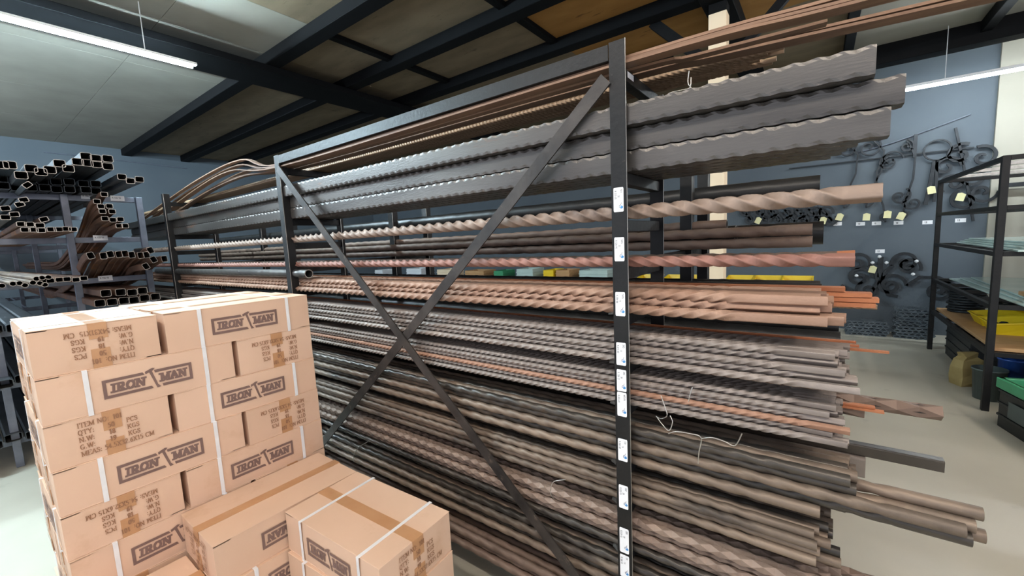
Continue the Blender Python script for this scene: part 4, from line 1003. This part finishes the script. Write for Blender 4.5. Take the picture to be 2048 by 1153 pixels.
# ------------------------------------------------------------------ wrought iron ornaments on the back wall
WY = 7.885
def spiral_pts(cx, cz, r, turns, a0, d=1, n=26, y=0., r1=.12):
    return [(cx + r * (1 - (1 - r1) * t) * math.cos(a0 + d * 2 * PI * turns * t), y, cz + r * (1 - (1 - r1) * t) * math.sin(a0 + d * 2 * PI * turns * t)) for t in [i / n for i in range(n + 1)]]
def orn(px, py, label, parts, tagp=None, group='hanging ornaments', s=1.):
    """parts: list of paths (x, y, z) local to the point under px, py"""
    p = at(px, py, 1, WY - .035); o = empty('wrought_ornament', label, 'ornament', (p.x, p.y, p.z + H), group)
    mb = MB()
    for path, w in parts: mb.sweep([(a * s, b, c * s) for a, b, c in path], rect(w * 1.15, .024), 0, up=(0, 1, 0), smooth=False)
    build(mb, 'scrollwork', 'iron', o)
    if tagp:
        q = at(*tagp, 1, WY - .06); x, z = q.x - p.x, q.z - p.z; a = random.uniform(-.5, .3); mb = MB()
        c, s_ = math.cos(a), math.sin(a); P = [(-.04, -.045), (.04, -.045), (.04, .045), (-.005, .06), (-.04, .045)]
        Q = [(x + u * c - v * s_, -.025, z + u * s_ + v * c) for u, v in P]; mb.add(Q + [(a_, b_ + .001, c_) for a_, b_, c_ in Q], [(4, 3, 2, 1, 0), (5, 6, 7, 8, 9)]); build(mb, 'price_tag', 'tag', o)
    return o
S = spiral_pts
def cscroll(cx, cz, w, h, d):      # long C shaped scroll, spirals at both ends
    top_ = S(cx, cz + h / 2 - w / 2, w / 2, 1.4, PI * (.5 if d > 0 else .5), -d)
    bot = S(cx, cz - h / 2 + w / 3, w / 3, 1.3, PI * 1.5, d)
    return [(top_, .018), (bot, .016), ([top_[0], (cx + d * w * .55, 0, cz + h * .28), (cx + d * w * .5, 0, cz), (cx + d * w * .15, 0, cz - h * .25), bot[0]], .018)]
orn(1690, 350, 'S shaped hanging scroll just right of the tube ends', cscroll(0, 0, .24, .95, 1), (1679, 435))
orn(1735, 345, 'large hanging scroll, second from the tube ends', cscroll(0, 0, .30, .98, 1), (1733, 435))
orn(1775, 370, 'hanging leaf scroll with ring top, third from the tube ends', cscroll(0, -.05, .22, .92, -1) + [(S(.02, .34, .13, 1, 0), .014)], (1775, 430))
orn(1805, 360, 'hanging leafy scroll, fourth from the tube ends', cscroll(.02, .0, .17, 1.05, 1) + [(S(-.02, -.22, .12, 1.3, 1, -1), .02), (S(.12, -.32, .11, 1.3, 2, 1), .02)], (1802, 433))
orn(1868, 340, 'hanging ring with a tapered spike below it', [(S(.02, .25, .13, 1, 0, 1, 20, 0, 1), .016), ([(0, 0, .12), (-.03, 0, -.2), (-.06, 0, -.45)], .035), ([(.02, 0, .12), (.03, 0, -.2), (.02, 0, -.42)], .025)], (1863, 381))
orn(1922, 350, 'hanging leaf spray with a long rod through it', [([(-.08, 0, .6), (.02, 0, .1), (.14, 0, -.6)], .022)] + [(S(dx, dz, .14, 1.2, a, d), .03) for dx, dz, a, d in ((-.14, .12, 0, 1), (.18, .2, 2, -1), (-.02, .26, 1, 1), (.12, -.02, 3, 1), (-.06, -.1, 4, -1), (.05, -.32, 2, 1), (.2, -.24, 0, -1))], (1921, 395))
orn(1830, 300, 'dark rod hanging between the ring and the leafy scrolls', [([(0, 0, .2), (0, 0, -.1)], .03)])
def rosette(cx, cz, r): return (S(cx, cz, r, 1, 0, 1, 12, 0, .2), .03)
orn(1760, 548, 'large lily shaped scroll casting with white knobs low on the back wall', [(S(-.26, .16, .15, 1.4, -.3, 1), .035), (S(.26, .16, .15, 1.4, PI + .3, -1), .035), ([(-.13, 0, .12), (-.04, 0, 0), (-.02, 0, -.12), (-.1, 0, -.3), (-.28, 0, -.3), (-.38, 0, -.2)], .04), ([(.13, 0, .12), (.04, 0, 0), (.02, 0, -.12), (.1, 0, -.3), (.2, 0, -.32)], .04), ([(0, 0, .24), (0, 0, -.05)], .05)], (1745, 540), 'scroll castings low on the wall')
orn(1840, 558, 'scroll casting with two curls right of the lily shaped one', [(S(-.3, -.1, .17, 1.5, 0, 1), .035), (S(-.12, .16, .13, 1.4, -.4, 1), .03), (S(.18, -.16, .15, 1.5, 1.2, -1), .035), ([(-.13, 0, -.1), (0, 0, .02), (.18, 0, .02), (.34, 0, -.08), (.42, 0, -.24)], .035)], None, 'scroll castings low on the wall')
orn(1700, 562, 'scroll casting left of the lily shaped one, partly behind bars', [(S(.1, .05, .15, 1.5, 0, 1), .035), (S(-.16, -.16, .12, 1.5, 1, -1), .03), (S(.2, -.14, .14, 1.4, 2, 1), .03)], None, 'scroll castings low on the wall')
def blob(px, py, y, r, label):
    p = at(px, py, 1, y); mb = MB(); mb.lathe([(0, -r), (r * .8, -r * .5), (r, 0), (r * .7, r * .7), (0, r)], 10); build(mb, 'knob', 'lampbody', loc=W(*p), label=label, cat='knob', group='white knobs')
for px, py, l in ((1759, 514, 'white knob on top of the lily shaped casting'), (1745, 526, 'white knob at the left of the lily shaped casting'), (1773, 526, 'white knob at the right of the lily shaped casting'), (1833, 523, 'white knob at the top of the two curl casting'), (1826, 549, 'white knob in the middle of the two curl casting'), (1713, 552, 'white knob on the casting partly behind bars')): blob(px, py, WY - .07, .024, l)
for k, (px, py) in enumerate(((1675, 448), (1721, 448), (1753, 447), (1797, 446), (1855, 445), (1921, 441), (1760, 503))):
    p = at(px, py, 1, WY + .014); mb = MB(); mb.box(-.05, -.001, -.026, .05, 0, .026); mb.polys(lettering('12', -.03, -.012, .024, .14, .14, 0)[0], (0, -.0015, 0), (1, 0, 0), (0, 0, 1), 1)
    build(mb, 'price_label', ['paper', 'pen'], loc=W(p.x, WY + .0145, p.z), label=f'white price sticker on the back wall, {ORD[k]} from the left in the row' if k < 6 else 'white price sticker on the wall above the lily shaped casting', cat='label', group='wall stickers')
mb = MB(); mb.cbox(-.4, WY - .03, .90, 1.55, WY - .01, .915, .001); build(mb, 'hanging_rail', 'iron', loc=(0, 0, H), label='thin dark rail on the back wall carrying the hanging ornaments', cat='rail')
for k, px in enumerate((1490, 1520, 1545, 1575, 1600, 1625, 1650)):
    orn(px, 425, f'small dark casting, {ORD[k]} in the row behind the twisted bars', [(S(0, 0, .10, 1.3, k, 1), .03), (S(.06, -.12, .09, 1.2, k + 1, -1), .03), ([(-.1, 0, .1), (0, 0, 0), (.1, 0, -.15)], .025)], (px - 4, 442) if k in (1, 6) else None, 'small castings in a row')

# ------------------------------------------------------------------ display table in the background gap
tz = -.80
tb = empty('display_table', 'long dark display table by the back wall carrying yellow bins', 'table', (0, 0, H))
mb = MB(); mb.cbox(-9.6, 6.3, tz - .03, .05, 6.95, tz, .003); build(mb, 'tabletop', 'iron', tb)
for x in (-9.5, -7.4, -5.2, -2.6, -.05):
    for y in (6.35, 6.9):
        mb = MB(); mb.cbox(x - .02, y - .02, -H, x + .02, y + .02, tz - .03, .002); build(mb, 'leg', 'iron', tb)
for k, px in enumerate((1298, 1352, 1392, 1480, 1533, 1594)):
    p = at(px, 560, 1, 6.6); ybin(p.x, 6.6, tz + .001, f'yellow bin on the long display table, {ORD[k]} from the left', 0, 10 + k, 'yellow bins on the table')
its = [(840, 'lampbody', .5, .26), (900, 'cream', .42, .24), (960, 'wood', .5, .22), (1008, 'green', .22, .22), (1060, 'glass', .36, .26), (1107, 'yellow', .2, .24), (1135, 'wood', .26, .24), (1195, 'glass', .5, .24), (770, 'lampbody', .3, .22)]
nm = {'lampbody': 'white', 'cream': 'cream', 'wood': 'tan wooden', 'green': 'green', 'glass': 'pale grey', 'yellow': 'yellow'}
for k, (px, m, w, h) in enumerate(its):
    p = at(px, 550, 1, 6.6); crate('storage_tray', p.x, 6.62, w, .4, h, m, f'{nm[m]} tray on the display table, {ORD[k]} from the left' if k < 8 else 'white tray at the far left of the display table', 0, tz + .001)

# ------------------------------------------------------------------ light and view
w = bpy.data.worlds.new('world'); bpy.context.scene.world = w; w.use_nodes = True
w.node_tree.nodes['Background'].inputs[0].default_value = (.80, .86, 1, 1); w.node_tree.nodes['Background'].inputs[1].default_value = .35
vs_ = bpy.context.scene.view_settings
vs_.view_transform = 'Standard'; vs_.look = 'None'; vs_.gamma = 1; vs_.use_curve_mapping = False; vs_.exposure = 1.9
